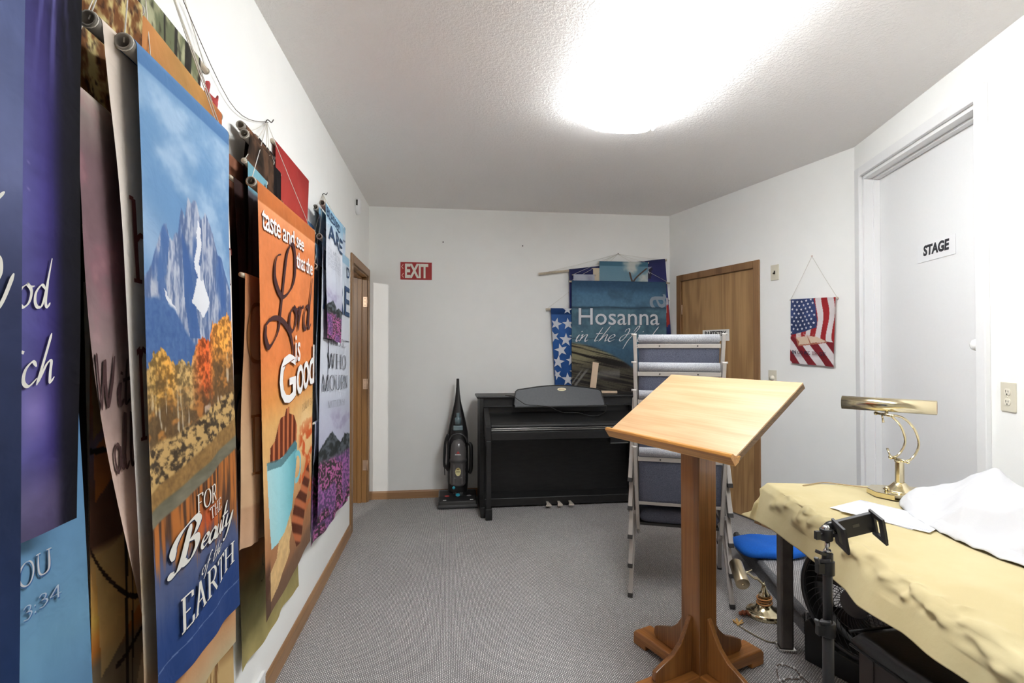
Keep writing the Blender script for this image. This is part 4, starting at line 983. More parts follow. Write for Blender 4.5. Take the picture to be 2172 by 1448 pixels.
# --- far cluster: beatitude banners
far_nail = (XL+.006, 3.04, 2.245)
NV = (62, 88, 128); BK = (58, 58, 66)
tx = [(font_text('B', bold=.01), (.04,.052,.26,.122), NV), (font_text('A', bold=.01), (.03,.13,.34,.262), NV), (font_text('D', bold=.01), (.86,.048,.99,.09), NV), (font_text('RE', bold=.01), (.44,.13,.99,.25), NV),
      (poly([(0,0),(1,0),(1,1),(0,1)]), (.05,.3625,.28,.365), BK), (poly([(0,0),(1,0),(1,1),(0,1)]), (.80,.3515,.97,.354), BK),
      (serif_text('THOSE', .02, .085), (.24,.350,.78,.382), BK), (serif_text('WHO', .02, .085), (.17,.412,.83,.468), BK), (serif_text('MOURN', .02, .085), ((.05,.490),(.88,.492),(.05,.552),(.88,.545)), BK), (serif_text('MATTHEW 5:4', .02, .07), (.21,.586,.74,.611), (110,112,130))]
banner('hanging_banner', 'pale blue banner lettered THOSE WHO MOURN MATTHEW 5:4 above purple flowers', (-.64,2.735,1.958), (-.64,3.455,1.958), (-.64,2.655,.49), (-.64,3.50,.40), nu=90, nv=320, paint=p_mourn, texts=tx, nail=far_nail, group='beatitude banners beside the doorway', amp=.0025, waves=1.2)
banner('hanging_banner', 'purple-flower banner bottom hanging just under the MOURN banner', (-.66,2.68,1.0), (-.66,3.52,1.0), (-.66,2.62,.40), (-.66,3.53,.36), nu=60, nv=80, paint=lambda u, v: p_mourn(u, .62+.38*v), rod='dowel', rr=.006, group='beatitude banners beside the doorway', amp=.008)
tx = [(font_text('BLESSED', bold=.005, spacing=.9), ((.03,.03),(.80,.055),(.03,.098),(.80,.118)), NV), (font_text('ARE', bold=.005, spacing=.9), ((.12,.13),(.98,.15),(.12,.25),(.98,.262)), NV)]
for k, s in enumerate(('THE MERCIFUL', 'PURE IN HEART', 'PEACEMAKERS', 'PERSECUTED')): tx.append((serif_text(s.replace('K', 'R'), .03, .07), (.10,.315+k*.038,.92,.343+k*.038), (150,158,176)))
banner('hanging_banner', 'small banner lettered BLESSED ARE, topmost and frontmost beside the doorway', (-.618,2.70,2.12), (-.618,3.14,2.10), (-.618,2.755,1.425), (-.618,3.09,1.398), nu=60, nv=170, paint=p_bless, texts=tx, nail=far_nail, group='beatitude banners beside the doorway', amp=.004)
banner('hanging_banner', 'pale banner with blue blocks on the grey tube just right of the orange banner', (-.675,2.735,1.918), (-.675,3.2,1.918), (-.675,2.79,.53), (-.675,3.2,.53), nu=40, nv=160, paint=p_side, nail=far_nail, group='beatitude banners beside the doorway', amp=.010, curl=.02)
banner('hanging_banner', 'light blue banner on the highest grey tube of the far cluster', (-.655,2.90,2.155), (-.655,3.4,2.15), (-.655,2.86,1.2), (-.655,3.4,1.2), nu=40, nv=100, paint=p_side, nail=far_nail, group='beatitude banners beside the doorway', amp=.008, curl=.02)
banner('hanging_banner', 'light blue banner on the second highest grey tube of the far cluster', (-.690,2.86,2.14), (-.690,3.3,2.135), (-.690,2.84,1.2), (-.690,3.3,1.2), nu=40, nv=100, paint=p_side, nail=far_nail, group='beatitude banners beside the doorway', amp=.006)
banner('hanging_banner', 'dark banner with a small grey tube at the bottom of the tube cluster', (-.655,2.70,1.80), (-.655,2.95,1.80), (-.655,2.78,.60), (-.655,2.95,.58), nu=24, nv=80, paint=p_dark, nail=far_nail, group='beatitude banners beside the doorway', amp=.006)
for lb, (y, z) in (('bent wire hook nail above the orange banner', (2.12, 2.26)), ('bent wire hook nail above the far cluster of banners', (3.04, 2.245))):
    m = MB(); m.tube(spline([(0,0,0),(.012,-.012,.006),(.020,.006,.004),(.026,.012,.018)], 5), 0.0022, 6); o_ = m.build('wall_hook', M_nail); o_.location = (XL,y,z); tag(o_, lb, 'hook')
m = MB(); m.tube(spline([(XL+.01,1.26,2.42),(XL+.012,1.75,2.17),(XL+.01,2.12,2.26)], 8), 0.0012, 6); o_ = m.build('picture_wire', mat('dark_wire', (96,88,80), .5, .6)); tag(o_, 'thin dark wire strung between the near and middle banner clusters', 'wire')

# --- banners on the back wall
def yq(x0, z0, x1, z1, off): return [(x0,YB-off,z0),(x1,YB-off,z0),(x0,YB-off,z1),(x1,YB-off,z1)]
def p_hosanna(u, v):
    n = fbm(u, v, 7, 8, 101, 5); n2 = fbm(u, v, 50, 60, 102, 2)
    c = grad(v, [(0,(54,88,122)),(.05,(60,96,130)),(.12,(84,128,162)),(.22,(92,136,168)),(.235,(64,96,118)),(.26,(96,136,156)),(.5,(88,126,144)),(.6,(70,110,140)),(.85,(60,90,112)),(1,(70,88,100))])
    c = mx(c, C3((62,92,116)), ss(.45,.75,n)*.5)
    sl = .53+.42*u*u+.08*u
    pl = ss(0,.03,v-sl)
    st = fbm(u, v-u*.18, 2.5, 70, 103, 3)
    pc = mx(C3((146,138,104)), C3((44,40,38)), ss(.38,.62,st)); pc = mx(pc, C3((52,48,48)), ss(.65,.8,v)*.6)
    st2 = fbm(u+v*.9, v, 60, 3, 104, 2); pc = mx(pc, C3((150,148,144)), ss(.6,.7,st2)*ss(.75,.82,v)*(u < .5)*.8)
    c = mx(c, pc, pl)
    for k in (.235, .505): c = mx(c, C3((50,72,88)), np.exp(-((v-k-.008*np.sin(u*13))/.004)**2)*.6)
    return c*(.9+.12*n2)[:, None]
def p_sky(u, v):
    n = fbm(u, v, 3, 4, 105, 5); c = grad(v, [(0,(70,116,140)),(.07,(68,114,138)),(.08,(104,148,170)),(1,(156,180,194))]); c = mx(c, C3((216,216,206)), ss(.45,.7,n)*.9)
    return c
def p_navy(u, v):
    n = fbm(u, v, 4, 8, 107, 4)
    c = grad(v, [(0,(50,54,100)),(.3,(60,62,128)),(.7,(56,68,140)),(1,(44,48,98))])
    c = mx(c, C3((96,140,214)), np.exp(-(((u-.85)/.1)**2+((v-.45)/.14)**2))*.8)
    c = mx(c, C3((232,222,226)), pip(u, v, [(.90,.50),(1.0,.52),(1.0,.80),(.97,.86),(.90,.7)])*.9); c = mx(c, C3((54,50,60)), pip(u, v, [(.72,.08),(.86,.1),(.84,.25),(.7,.22)])*.8)
    c = mx(c, C3((200,60,50)), pip(u, v, [(.97,.62),(1.0,.6),(1.0,.85),(.96,.9)]))
    return c*(.85+.25*n)[:, None]
def p_stars(u, v):
    n = fbm(u, v, 4, 9, 109, 4); c = grad(v, [(0,(36,70,132)),(.075,(34,68,128)),(.08,(58,104,178)),(.5,(42,92,168)),(1,(38,84,158))]); return c*(.85+.25*n)[:, None]
nl = (1.625, YB-.004, 2.275)
TX = []
tx = shadowed(font_text('Hosanna', bold=.005), (.072,.242,.925,.388), (222,224,230), (44,66,84), .004, .003)
Hig = cursive('in the Highest', .03, .06, .6, .35)
tx += shadowed(Hig, (.04,.392,1.12,.60), (236,238,242), (50,74,90), .003, .002)
tx += [(([(1-b, a) for a, b in font_text('a', bold=.005)[0]], font_text('a', bold=.005)[1]), (.82,.112,.995,.232), (150,166,182))]
M_flat = 0
q = yq(1.150,2.004,2.078,.93,.085)
banner('hanging_banner', 'large blue grey banner lettered Hosanna in the Highest on the back wall', q[0], q[1], q[2], q[3], n=(0,-1,0), nu=190, nv=200, paint=p_hosanna, texts=tx, rod='dowel', rr=.009, ext=.02, ext2=.04, nail=nl, group='banners hanging on the back wall', amp=.005)
q = yq(1.425,2.195,1.905,1.6,.062)
br = pen([[(.62,.0),(.56,.35),(.52,.62)],[(.60,.02),(.72,.35),(.98,.78),(1.0,.8)]], .05, .05, 0, True)
banner('hanging_banner', 'cloudy sky banner with a bare branch, peeping above the Hosanna banner', q[0], q[1], q[2], q[3], n=(0,-1,0), nu=70, nv=70, paint=p_sky, texts=[(norm(*br), (.60,.10,.99,.36), (92,74,66))], rod='dowel', rr=.007, nail=nl, group='banners hanging on the back wall', amp=.003)
q = [(1.135,YB-.045,2.115),(2.085,YB-.045,2.235),(1.145,YB-.045,1.45),(2.145,YB-.04,1.50)]
tx = [(star5(.5,.5,.5), (.16,.06,.36,.24), (196,200,214)), (star5(.5,.5,.5), (.72,.03,.86,.20), (150,150,170))]
banner('hanging_banner', 'navy blue flag banner slanting on a long bare pole behind the Hosanna banner', *q, n=(0,-1,0), nu=90, nv=90, paint=p_navy, texts=tx, rod='dowel', rr=.013, ext=.29, ext2=.02, nail=nl, group='banners hanging on the back wall', amp=.006)
q = yq(1.170,2.065,1.375,1.7,.072)
banner('hanging_banner', 'silvery white banner top showing left above the Hosanna banner', q[0], q[1], q[2], q[3], n=(0,-1,0), nu=30, nv=30, paint=lambda u, v: mx(C3((196,200,212)), C3((150,156,180)), fbm(u,v,4,6,111,3)), rod='dowel', rr=.006, nail=nl, group='banners hanging on the back wall', amp=.003)
q = yq(1.365,2.13,1.45,1.7,.055)
banner('hanging_banner', 'narrow cream banner strip beside the cloudy sky banner', q[0], q[1], q[2], q[3], n=(0,-1,0), nu=10, nv=30, paint=lambda u, v: C3((214,198,172))*np.ones((len(u),1)), rod='dowel', rr=.006, group='banners hanging on the back wall', amp=.002)
q = yq(.957,1.745,1.40,1.0,.05)
tx = []
for k, (x, y, r_) in enumerate(((.10,.20,.155),(.36,.20,.15),(.04,.36,.14),(.30,.40,.17),(.18,.53,.17),(.10,.68,.17),(.40,.66,.14),(.06,.84,.13),(.30,.90,.17),(.50,.35,.15),(.36,.02,.12),(.48,.8,.15))):
    tx.append((star5(.5,.5,.5,rot=(k*17) % 40-15), (x-r_*.9,y-r_*.52,x+r_*.9,y+r_*.52), (222,224,232)))
q[2] = (1.0,YB-.05,1.0)
banner('hanging_banner', 'bright blue banner with white stars left of the Hosanna banner', q[0], q[1], q[2], q[3], n=(0,-1,0), nu=60, nv=100, paint=p_stars, texts=tx, rod='dowel', rr=.011, ext=.045, nail=(1.29,YB-.004,2.02), group='banners hanging on the back wall', amp=.006)
q = yq(1.98,1.84,2.115,1.45,.03)
banner('hanging_banner', 'small red white and navy banner by the corner behind the Hosanna banner', q[0], q[1], q[2], q[3], n=(0,-1,0), nu=40, nv=80, paint=lambda u, v: grad(v, [(0,(196,44,44)),(.55,(204,48,44)),(.56,(44,40,60)),(1,(54,50,74))]), rod='dowel', rr=.008, ext2=.02, group='banners hanging on the back wall', amp=.002)
m = MB(); m.tube([(0,0,0),(0,-.025,.004)], .003, 8); o_ = m.build('nail', M_nail); o_.location = (1.625,YB,2.275); tag(o_, 'nail holding the cords of the back wall banners', 'nail')

# --- small flag banner on the right rear wall
def p_flag(u, v):
    n = fbm(u, v, 5, 8, 113, 4)
    wv = .03*np.sin(v*9+u*3)
    s = np.sin((u+wv-.5+(v>.62)*(v-.62)*-1.1)*2*np.pi*4.1+(.6))
    c = mx(C3((232,222,222)), C3((176,40,44)), ss(-.05,.05,s))
    s2 = np.sin((u*1.0-(v-.62)*1.15)*2*np.pi*2.6)
    low = mx(C3((228,218,220)), C3((138,36,44)), ss(-.08,.08,s2)); c = mx(c, low, ss(.60,.605,v-.07*u+.02))
    bl = pip(u, v, [(-.01,-.01),(.52,-.01),(.58,.12),(.62,.36),(.60,.44),(.35,.50),(.12,.54),(-.01,.56)]); c = mx(c, C3((58,74,122))*(.75+.5*n)[:, None], bl)
    bk = pip(u, v, [(.12,.60),(.40,.565),(.60,.575),(.84,.64),(.62,.66),(.42,.685),(.18,.71)]); c = mx(c, C3((226,196,168)), bk)
    for pts in ([(.12,.60),(.18,.71),(.20,.715),(.22,.66),(.16,.62)],[(.40,.565),(.42,.565),(.50,.67),(.47,.675)],[(.18,.71),(.48,.68),(.84,.645),(.84,.66),(.48,.70),(.19,.73)]): c = mx(c, C3((186,110,84)), pip(u, v, pts))
    fl = ss(.58,.66,fbm(u,v,22,30,115,2))*np.exp(-(((u-.3)/.22)**2+((v-.565)/.035)**2)); c = mx(c, C3((226,190,180)), fl)
    return c*(.95+.08*n)[:, None]
tx = []
for r_ in range(9):
    for k in range(6):
        x = .06+k*.105+(r_ % 2)*.05; y = .03+r_*.06+.02*math.sin(x*8)
        if x < .56+.04*min(1, y*4) and y < .54-.12*x: tx.append((star5(.5,.5,.5,rot=r_*7 % 20), (x-.032,y-.024,x+.032,y+.024), (232,232,240)))
tx += [(serif_text('IN', .1, .2), (.085,.795,.195,.85), (40,40,62)), (serif_text('WE', .1, .18), (.39,.795,.53,.85), (40,40,62)), (serif_text('ST', .1, .18), (.74,.798,.87,.85), (40,40,62))]
tx += [(serif_text('O', .1, .2), (.24,.795,.30,.85), (110,34,44)), (serif_text('D', .1, .2), (.31,.795,.36,.85), (60,40,60)), (serif_text('TRU', .1, .18), (.57,.795,.735,.85), (100,34,44))]
a = onC(1.392,1.722,.022); b = onC(1.735,1.708,.022); c_ = onC(1.382,1.262,.022); d_ = onC(1.718,1.245,.022)
banner('hanging_banner', 'small stars and stripes banner with an open book, IN GOD WE TRUST', a, b, c_, d_, n=tuple(nC), nu=110, nv=150, paint=p_flag, texts=tx, rod='dowel', rr=.005, nail=onC(1.549,2.008,.004), group=None, amp=.003)
m = MB(); m.ball((0,0,0), .006); o_ = m.build('push_pin', mat('pin_white', (220,200,190), .4)); o_.location = onC(1.549,2.010,.004); tag(o_, 'tiny push pin holding the stars and stripes banner', 'push pin')
# ---------------------------------------------------------------- stacked chairs
M_alu = mat('painted_frame', (176,170,164), 0.35, 0.25, noise=.04)
M_cap = mat('rubber_cap', (52,50,50), 0.7)
def tweed(name, a, b, s=420):
    return mat(name, a, 0.95, rgb2=b, nscale=s, bump=.3, bscale=500)
M_tweed_lit = tweed('lit_roll_tweed', (186,187,190), (122,124,132)); M_seat = tweed('charcoal_tweed', (104,106,122), (64,66,78))  # top roll tweed coloured lighter to stand for light from above
CW = 0.235
def chair_parts(t):
    def post(z): return (0.012-0.13*(z-0.40) , z)       # lean of the back posts: y back as it rises
    for s in (-1, 1):
        # back post
        m = MB(); y0, z0 = 0.06, 0.36; y1, z1 = -0.005, 0.83
        m.bar((s*0.218, y0, z0), (s*CW, y1, z1), 0.020, 0.026, (0,1,0)); m.cyl((s*0.218,y0,z0-.004),(s*0.214,y0+.02,z0-.03),.010,n=8)
        m.build('back_post', M_alu, t, 0.004)
        # rear leg splays out and back
        m = MB(); m.bar((s*0.236, 0.17, 0.445), (s*0.262, 0.0, 0.012), 0.024, 0.030, (0,1,0)); g = m.build('leg', M_alu, t, 0.003)
        m = MB(); m.bar((s*0.2615, 0.003, 0.022), (s*0.263, -0.001, 0.0), 0.027, 0.033, (0,1,0)); m.build('foot_cap', M_cap, g, 0.002)
        m = MB(); m.bar((s*0.240, 0.22, 0.445), (s*0.268, 0.50, 0.012), 0.022, 0.028, (0,1,0)); g = m.build('leg', M_alu, t, 0.003)
        m = MB(); m.bar((s*0.2675, 0.497, 0.022), (s*0.2685, 0.502, 0.0), 0.025, 0.031, (0,1,0)); m.build('foot_cap', M_cap, g, 0.002)
        m = MB(); m.bar((s*0.232, 0.05, 0.452), (s*0.236, 0.47, 0.452), 0.022, 0.022, (0,0,1)); m.build('seat_rail', M_alu, t, 0.003)
        m = MB(); m.cyl((s*(CW-.012),0.0,0.826),(s*(CW+.018),0.0,0.826),0.006,n=8); m.build('stacking_pin', M_alu, t)
    m = MB(); W = 0.213
    prof = arc((0,0,0), 0.026, math.radians(-80), math.radians(260), 16, (0,1,0), (0,0,1))
    vs = [(x, p.y*0.8+0.002, p.z+0.800) for x in (-W, W) for p in prof]; n = len(prof)
    m.add(vs, [(i, i+1, n+i+1, n+i) for i in range(n-1)]+[tuple(range(n-1,-1,-1)), tuple(range(n,2*n))], True)
    m.build('top_roll', M_tweed_lit, t)
    m = MB(); m.bar((-W-.006,0.000,0.762),(W+.006,0.000,0.762),0.012,0.024,(0,0,1)); 
    m.build('upper_rail', M_alu, t, 0.002)
    m = MB()
    for x in (-.10,.10): m.cyl((x,-.010,.762),(x,-.004,.762),.004,n=8)
    m.build('rail_screws', M_cap, t)
    m = MB(); m.bar((-W-.002,0.045,0.508),(W+.002,0.045,0.508),0.012,0.018,(0,0,1)); m.build('lower_rail', M_alu, t, 0.002)
    # back pad
    def bk(u, v):
        x = (u-.5)*2*W; z = .50+v*.28; y = .050-.048*v+.004; return (x, y, z)
    m = MB(); m.grid(bk, 8, 8); m.build('backrest', tweed('shaded_back_tweed', (104,108,126), (62,66,80)), t, solid=0.022)  # same upholstery as the roll, its shade put into a darker colour
    # seat cushion with a rolled rear edge
    m = MB()
    def seat(u, v):
        a = 2*math.pi*v; ca, sa = math.cos(a), math.sin(a)
        sx = math.copysign(abs(ca)**0.35, ca); sz = math.copysign(abs(sa)**0.6, sa)
        x = (u-.5)*2*(W+.004); e = (1-abs(2*u-1)**10)**.4
        return (x, .29+sx*.215*(.96+.04*e), .425+sz*.048*e-.03*max(0, -sx)**8*0)
    m.grid(seat, 24, 40); m.build('seat', M_seat, t)
    m = MB(); m.box((-.21,.09,.37),(.21,.48,.385)); m.build('seat_pan', M_cap, t)
CH = (1.244, 2.655); CRZ = math.radians(-21.1)
lbs = ['grey framed stacking chair standing on the carpet, bottom of the stack behind the lectern', 'grey framed chair resting on the bottom chair, second from the floor',
       'grey framed chair in the middle of the five chair stack', 'grey framed chair second from the top of the stack', 'grey framed chair with tweed back, topmost of the five chair stack']
c0 = thing('stacking_chair', lbs[0], 'chair', (CH[0], CH[1], 0), CRZ, 'stack of grey chairs'); chair_parts(c0)
bpy.context.view_layer.update()
for k in range(1, 5):
    c = copy_tree(c0); c['label'] = lbs[k]; f = Vector((-math.sin(CRZ), math.cos(CRZ), 0)); c.location = Vector((CH[0], CH[1], 0))+f*(0.013*k)+Vector((0,0,0.155*k))

# ---------------------------------------------------------------- lectern
LC = Vector((1.025, 2.015, 0)); uL = Vector((.358,-.934,0)); fL = Vector((.934,.358,0))
M_lw = wood('lectern_oak', (160,106,54), (108,66,28), 'Z', 10, 0.38, 4, coat=.25)
M_lwx = wood('lectern_oak_foot', (176,116,58), (126,76,32), 'X', 8, 0.4, 4, coat=.2)
M_ply = wood('lectern_plywood', (196,164,126), (182,144,102), 'X', 9, 0.4, 8, coat=.2, fine=.42)
M_edge = mat('plywood_edge', (120,92,62), .6, noise=.5, nscale=30, stretch=(1,1,14))
M_ledge = wood('lectern_ledge', (206,150,74), (156,100,40), 'X', 8, .35, 3, coat=.3)
t = thing('lectern', 'wooden lectern with tilted plywood top on a square post in the middle of the room', 'lectern', LC, math.atan2(uL.y, uL.x))
# local x = along the ledge (towards camera), local y = direction the desk rises
m = MB(); m.box((-.049,-.049,.05),(.049,.049,1.04)); m.build('post', M_lw, t, .004)
def footbar(dx, dy):
    m = MB(); d = Vector((dx, dy, 0)); s = Vector((-dy, dx, 0)); Ln = .345
    prof = [(.02,0),(.02,.028),(Ln-.075,.028),(Ln-.075,0),(Ln,0),(Ln,.045),(Ln-.02,.066),(.02,.066)]
    prof = [(.02,.022),(Ln-.08,.022),(Ln-.08,0),(Ln,0),(Ln,.05),(Ln-.015,.066),(.02,.066)]
    m.prism(prof, s*-.047, d, (0,0,1), s, .094)
    return m
M_fy = wood('lectern_oak_foot_y', (176,116,58), (126,76,32), 'Y', 8, 0.4, 4, coat=.2)
for dx, dy in ((1,0),(-1,0),(0,1),(0,-1)): footbar(dx, dy).build('foot', M_lwx if dx else M_fy, t, .005)
for dx, dy in ((1,0),(-1,0),(0,1),(0,-1)):
    m = MB(); d = Vector((dx, dy, 0)); s = Vector((-dy, dx, 0))
    prof = [(.049,.066),(.235,.066),(.250,.085),(.245,.115),(.20,.135),(.15,.155),(.11,.19),(.085,.23),(.066,.27),(.055,.285),(.049,.285)]
    m.prism(prof, s*-.0105, d, (0,0,1), s, .021); m.build('bracket', M_lw, t, .003)
TL_ = .567; wv = Vector((0, math.cos(TL_), math.sin(TL_))); wn = Vector((0, -math.sin(TL_), math.cos(TL_)))
cz = Vector((0,0,1.124)); Wd, Ld = .661, .441
m = MB(); m.prism([(-Wd/2,-Ld/2),(Wd/2,-Ld/2),(Wd/2,Ld/2),(-Wd/2,Ld/2)], cz-wn*.006, (1,0,0), wv, wn, .006); bd = m.build('desk_board', M_ply, t, .001)
m = MB(); m.prism([(-Wd/2,-Ld/2),(Wd/2,-Ld/2),(Wd/2,Ld/2),(-Wd/2,Ld/2)], cz-wn*.026, (1,0,0), wv, wn, .020); m.build('board_core', M_edge, bd, .002)
# ledge strip with a cove profile along the low edge
m = MB(); lp = [(-.022,-.012),(0,-.012),(.020,-.0),(.018,.004),(.006,.006),(.000,.012),(-.006,.030),(-.016,.034),(-.024,.028)]
m.prism([(a, b) for a, b in lp], cz-wv*(Ld/2+.004)+Vector((-Wd/2-.004,0,0))-wn*.012, wv, wn, (1,0,0), Wd+.008); m.build('book_ledge', M_ledge, t, .0015)
# tilt bracket with teeth under the board
m = MB()
for x in (-.06, .06):
    m.prism([(-.05,-.17),(.05,-.17),(.10,-.034),(-.11,-.034)], cz+Vector((x-.008,0,0)), wv, wn, (1,0,0), .016)
m.build('tilt_bracket', M_lw, t, .002)
for k in range(3):
    m = MB(); m.bar((-.25+.042*k,-.10,1.024),(-.225+.042*k,-.07,1.047), .012, .024, (0,0,1)); m.build('wooden_peg', mat('peg_wood', (196,130,92), .5), t, .002)

# ---------------------------------------------------------------- digital piano
M_pno = mat('black_ash', (33,32,32), .42, rgb2=(22,21,21), nscale=70, stretch=(.2,1,1), bump=.05)
M_pno2 = mat('piano_black', (24,23,23), .35)
M_sil = mat('silver_trim', (170,168,164), .3, .9)
t = thing('digital_piano', 'black digital piano with closed lid and curved music rest against the back wall', 'piano', (.97,4.55,0))
def bx(name, a, b, mm=M_pno, bev=.003, par=None):
    m = MB(); o = Vector((.97,4.55,0)); m.box(Vector(a)-o, Vector(b)-o); return m.build(name, mm, par or t, bev)
bx('top_panel', (.245,4.385,.938), (1.70,4.69,.958), bev=.006)
bx('upper_fascia', (.30,4.42,.868), (1.65,4.44,.938))
bx('fascia_ledge', (.30,4.40,.862), (1.65,4.44,.870), M_pno2, .001)
for x0, x1, f0, f1 in ((.268,.302,.302,.345), (1.645,1.68,1.602,1.645)):
    bx('side_panel', (x0,4.37,0), (x1,4.69,.938))
    m = MB(); o = Vector((.97,4.55,0))
    m.prism([(4.44,.862),(4.37,.858),(4.14,.752),(4.115,.735),(4.115,.622),(4.44,.622)], Vector((f0,0,0))-o, (0,1,0), (0,0,1), (1,0,0), f1-f0); m.build('key_cheek', M_pno, t, .004)
    g = bx('leg', (f0+.004,4.095,.0), (f1-.002,4.135,.625)); bx('leg_toe', (f0-.004,4.085,0), (f1+.006,4.16,.088), par=g)
    bx('floor_runner', (x0-.002,4.15,.0), (x1+.01,4.69,.085))
    m = MB(); m.prism([(4.135,.62),(4.135,.42),(4.16,.56),(4.37,.60),(4.37,.62)], Vector((f0+.006,0,0))-o, (0,1,0), (0,0,1), (1,0,0), .03); m.build('leg_brace', M_pno, t)
m = MB(); o = Vector((.97,4.55,0)); m.prism([(4.42,.795),(4.42,.812),(4.16,.760),(4.135,.745),(4.132,.728),(4.15,.728)], Vector((.347,0,0))-o, (0,1,0), (0,0,1), (1,0,0), 1.253); m.build('key_lid', M_pno, t, .003)
bx('lid_trim', (.347,4.128,.716), (1.60,4.133,.722), M_sil, .001)
bx('key_slip', (.347,4.13,.692), (1.60,4.16,.712), M_pno2)
bx('slip_trim', (.347,4.127,.702), (1.60,4.131,.707), M_sil, .0005)
bx('keybed', (.347,4.135,.625), (1.60,4.43,.69))
bx('rear_board', (.302,4.44,.625), (1.645,4.46,.87), M_pno2)
bx('lower_panel', (.302,4.585,.07), (1.645,4.60,.63))
bx('pedal_board', (.302,4.395,.012), (1.645,4.585,.084), bev=.006)
g = bx('headphone_box', (1.345,4.16,.575), (1.50,4.24,.622), M_pno2); bx('box_trim', (1.345,4.157,.575), (1.50,4.16,.580), M_sil, .0005, g)
for x in (.853,.952,1.050):
    m = MB(); c = Vector((x,4.395,.040))-o
    m.add([c+Vector(q) for q in ((-.010,0,.004),(.010,0,.004),(.012,-.045,.006),(-.012,-.045,.006),(.024,-.085,-.004),(-.024,-.085,-.004),(-.010,0,-.006),(.010,0,-.006),(.012,-.045,-.006),(-.012,-.045,-.006),(.024,-.085,-.016),(-.024,-.085,-.016))],
        [(0,1,2,3),(3,2,4,5),(6,9,8,7),(9,11,10,8),(0,3,9,6),(3,5,11,9),(1,7,8,2),(2,8,10,4),(5,4,10,11),(0,6,7,1)])
    m.build('pedal', mat('pedal_brass', (214,204,190), .3, .35), t, .002)
m = MB(); x0, x1 = .560, 1.352; pts = [(x0+.012,0),(x1-.004,0),(x1+.004,.02),(x1-.018,.135),(x1-.05,.150)]+[(x1-.05-(x1-x0-.09)*k/16, .150+.036*math.sin(math.pi*k/16)) for k in range(1,16)]+[(x0+.04,.152),(x0+.018,.135),(x0,.02)]
ax = Vector((0,.34,.94)); an = Vector((0,.94,-.34))
m.prism([(a-.97,b) for a,b in pts], (0,4.350-4.55,.868), (1,0,0), ax, an, .014); mr = m.build('music_rest', mat('rest_grey', (78,80,84), .5, noise=.1), t, .003)
m = MB(); e = [(a-.97,b) for a,b in pts]; m.tube([Vector((a,4.350-4.55,.868))+ax*b+an*(-.001) for a,b in e], .005, 8, closed=True); m.build('rest_rim', M_pno2, mr)
m = MB(); m.box((x0-.97,4.330-4.55,.860),(x1-.97,4.40-4.55,.872)); m.build('rest_ledge', M_pno2, mr, .003)
m = MB(); c = Vector((.985-.97,4.350-4.55,.868))+ax*.150; m.prism([(.040*math.cos(k*math.pi/12), .014*math.sin(k*math.pi/12)) for k in range(24)], c-an*.003, (1,0,0), ax, an, .003); bg = m.build('badge', mat('badge_gold', (226,214,176), .4), mr)
tv, tf = font_text('KAWAI', bold=.02); m = MB(); m.add([c-an*.0038+Vector((1,0,0))*((a-.5)*.046)+ax*((b-.5)*.009) for a,b in tv], tf); m.build('badge_lettering', mat('badge_red', (150,80,60), .5), bg)
# cable lying over the piano
pp = [(.489,4.40,.963),(.55,4.36,.958),(.60,4.325,.925),(.66,4.32,.89),(.75,4.315,.882),(.86,4.32,.868),(.92,4.315,.84),(1.0,4.33,.815),(1.10,4.32,.815),(1.19,4.25,.797),(1.26,4.25,.795),(1.35,4.33,.815),(1.366,4.335,.86),(1.366,4.35,.885)]
m = MB(); m.tube(spline(pp, 6), .0035, 8); o_ = m.build('cable', mat('black_cable', (30,29,29), .45)); tag(o_, 'thin black cable trailing over the piano lid below the music rest', 'cable')
m = MB(); m.bar((1.333,4.655,.959),(1.370,4.668,1.235), .058, .010, (0,1,0)); o_ = m.build('wooden_plank', mat('raw_pine', (222,196,168), .6, noise=.12, nscale=12), bevel=.002); tag(o_, 'narrow pale bare plank leaning behind the music rest', 'plank')
m = MB(); m.bar((1.40,4.60,.967),(1.54,4.56,.967), .045, .018, (0,0,1)); o_ = m.build('wooden_block', mat('raw_pine', (0,0,0)), bevel=.002); tag(o_, 'short pale wooden block lying on top of the piano beside the music rest', 'wood block')

# ---------------------------------------------------------------- upright vacuum cleaner
M_vb = mat('vacuum_black', (26,25,26), .28, coat=.2); M_vg = mat('smoked_plastic', (96,92,92), .18, noise=.15, nscale=12, coat=.4); M_vt = mat('teal_plastic', (40,150,170), .3)
vo = Vector((.088,4.585,0)); t = thing('vacuum_cleaner', 'black upright vacuum cleaner with smoked dust cup beside the piano', 'vacuum cleaner', vo)
m = MB()
def vbase(x0, x1, prof): m.prism(prof, (x0,0,0), (0,1,0), (0,0,1), (1,0,0), x1-x0)
vbase(-.168, .160, [(-.165,.012),(-.172,.03),(-.165,.062),(-.10,.092),(.02,.105),(.08,.10),(.10,.06),(.10,.012)])
bs = m.build('floor_head', M_vb, t, .012, 3)
m = MB(); vbase(-.172, .164, [(-.176,.006),(-.182,.02),(-.178,.034),(-.15,.038),(-.15,.006)]); m.build('bumper', mat('vacuum_bumper', (58,57,58), .5), bs, .004)
m = MB(); m.lathe([(0,0),(.019,0),(.019,.006),(.012,.009),(0,.009)], (0,0,0), 20)
m.T = Matrix.Identity(4); o_ = m.build('dial', M_vt, bs); o_.location = (-.002,-.09,.094); o_.rotation_euler = (math.radians(22),0,0)
for x, col in ((-.095,(150,50,50)),(.095,(120,120,124))):
    m = MB(); m.prism([(.020*math.cos(k*math.pi/8), .010*math.sin(k*math.pi/8)) for k in range(16)], (x,-.10,.0915), (1,0,0), (0,.9,.4), (0,-.4,.9), .002); m.build('emblem', mat('emblem_%d' % col[0], col, .4), bs)
m = MB()
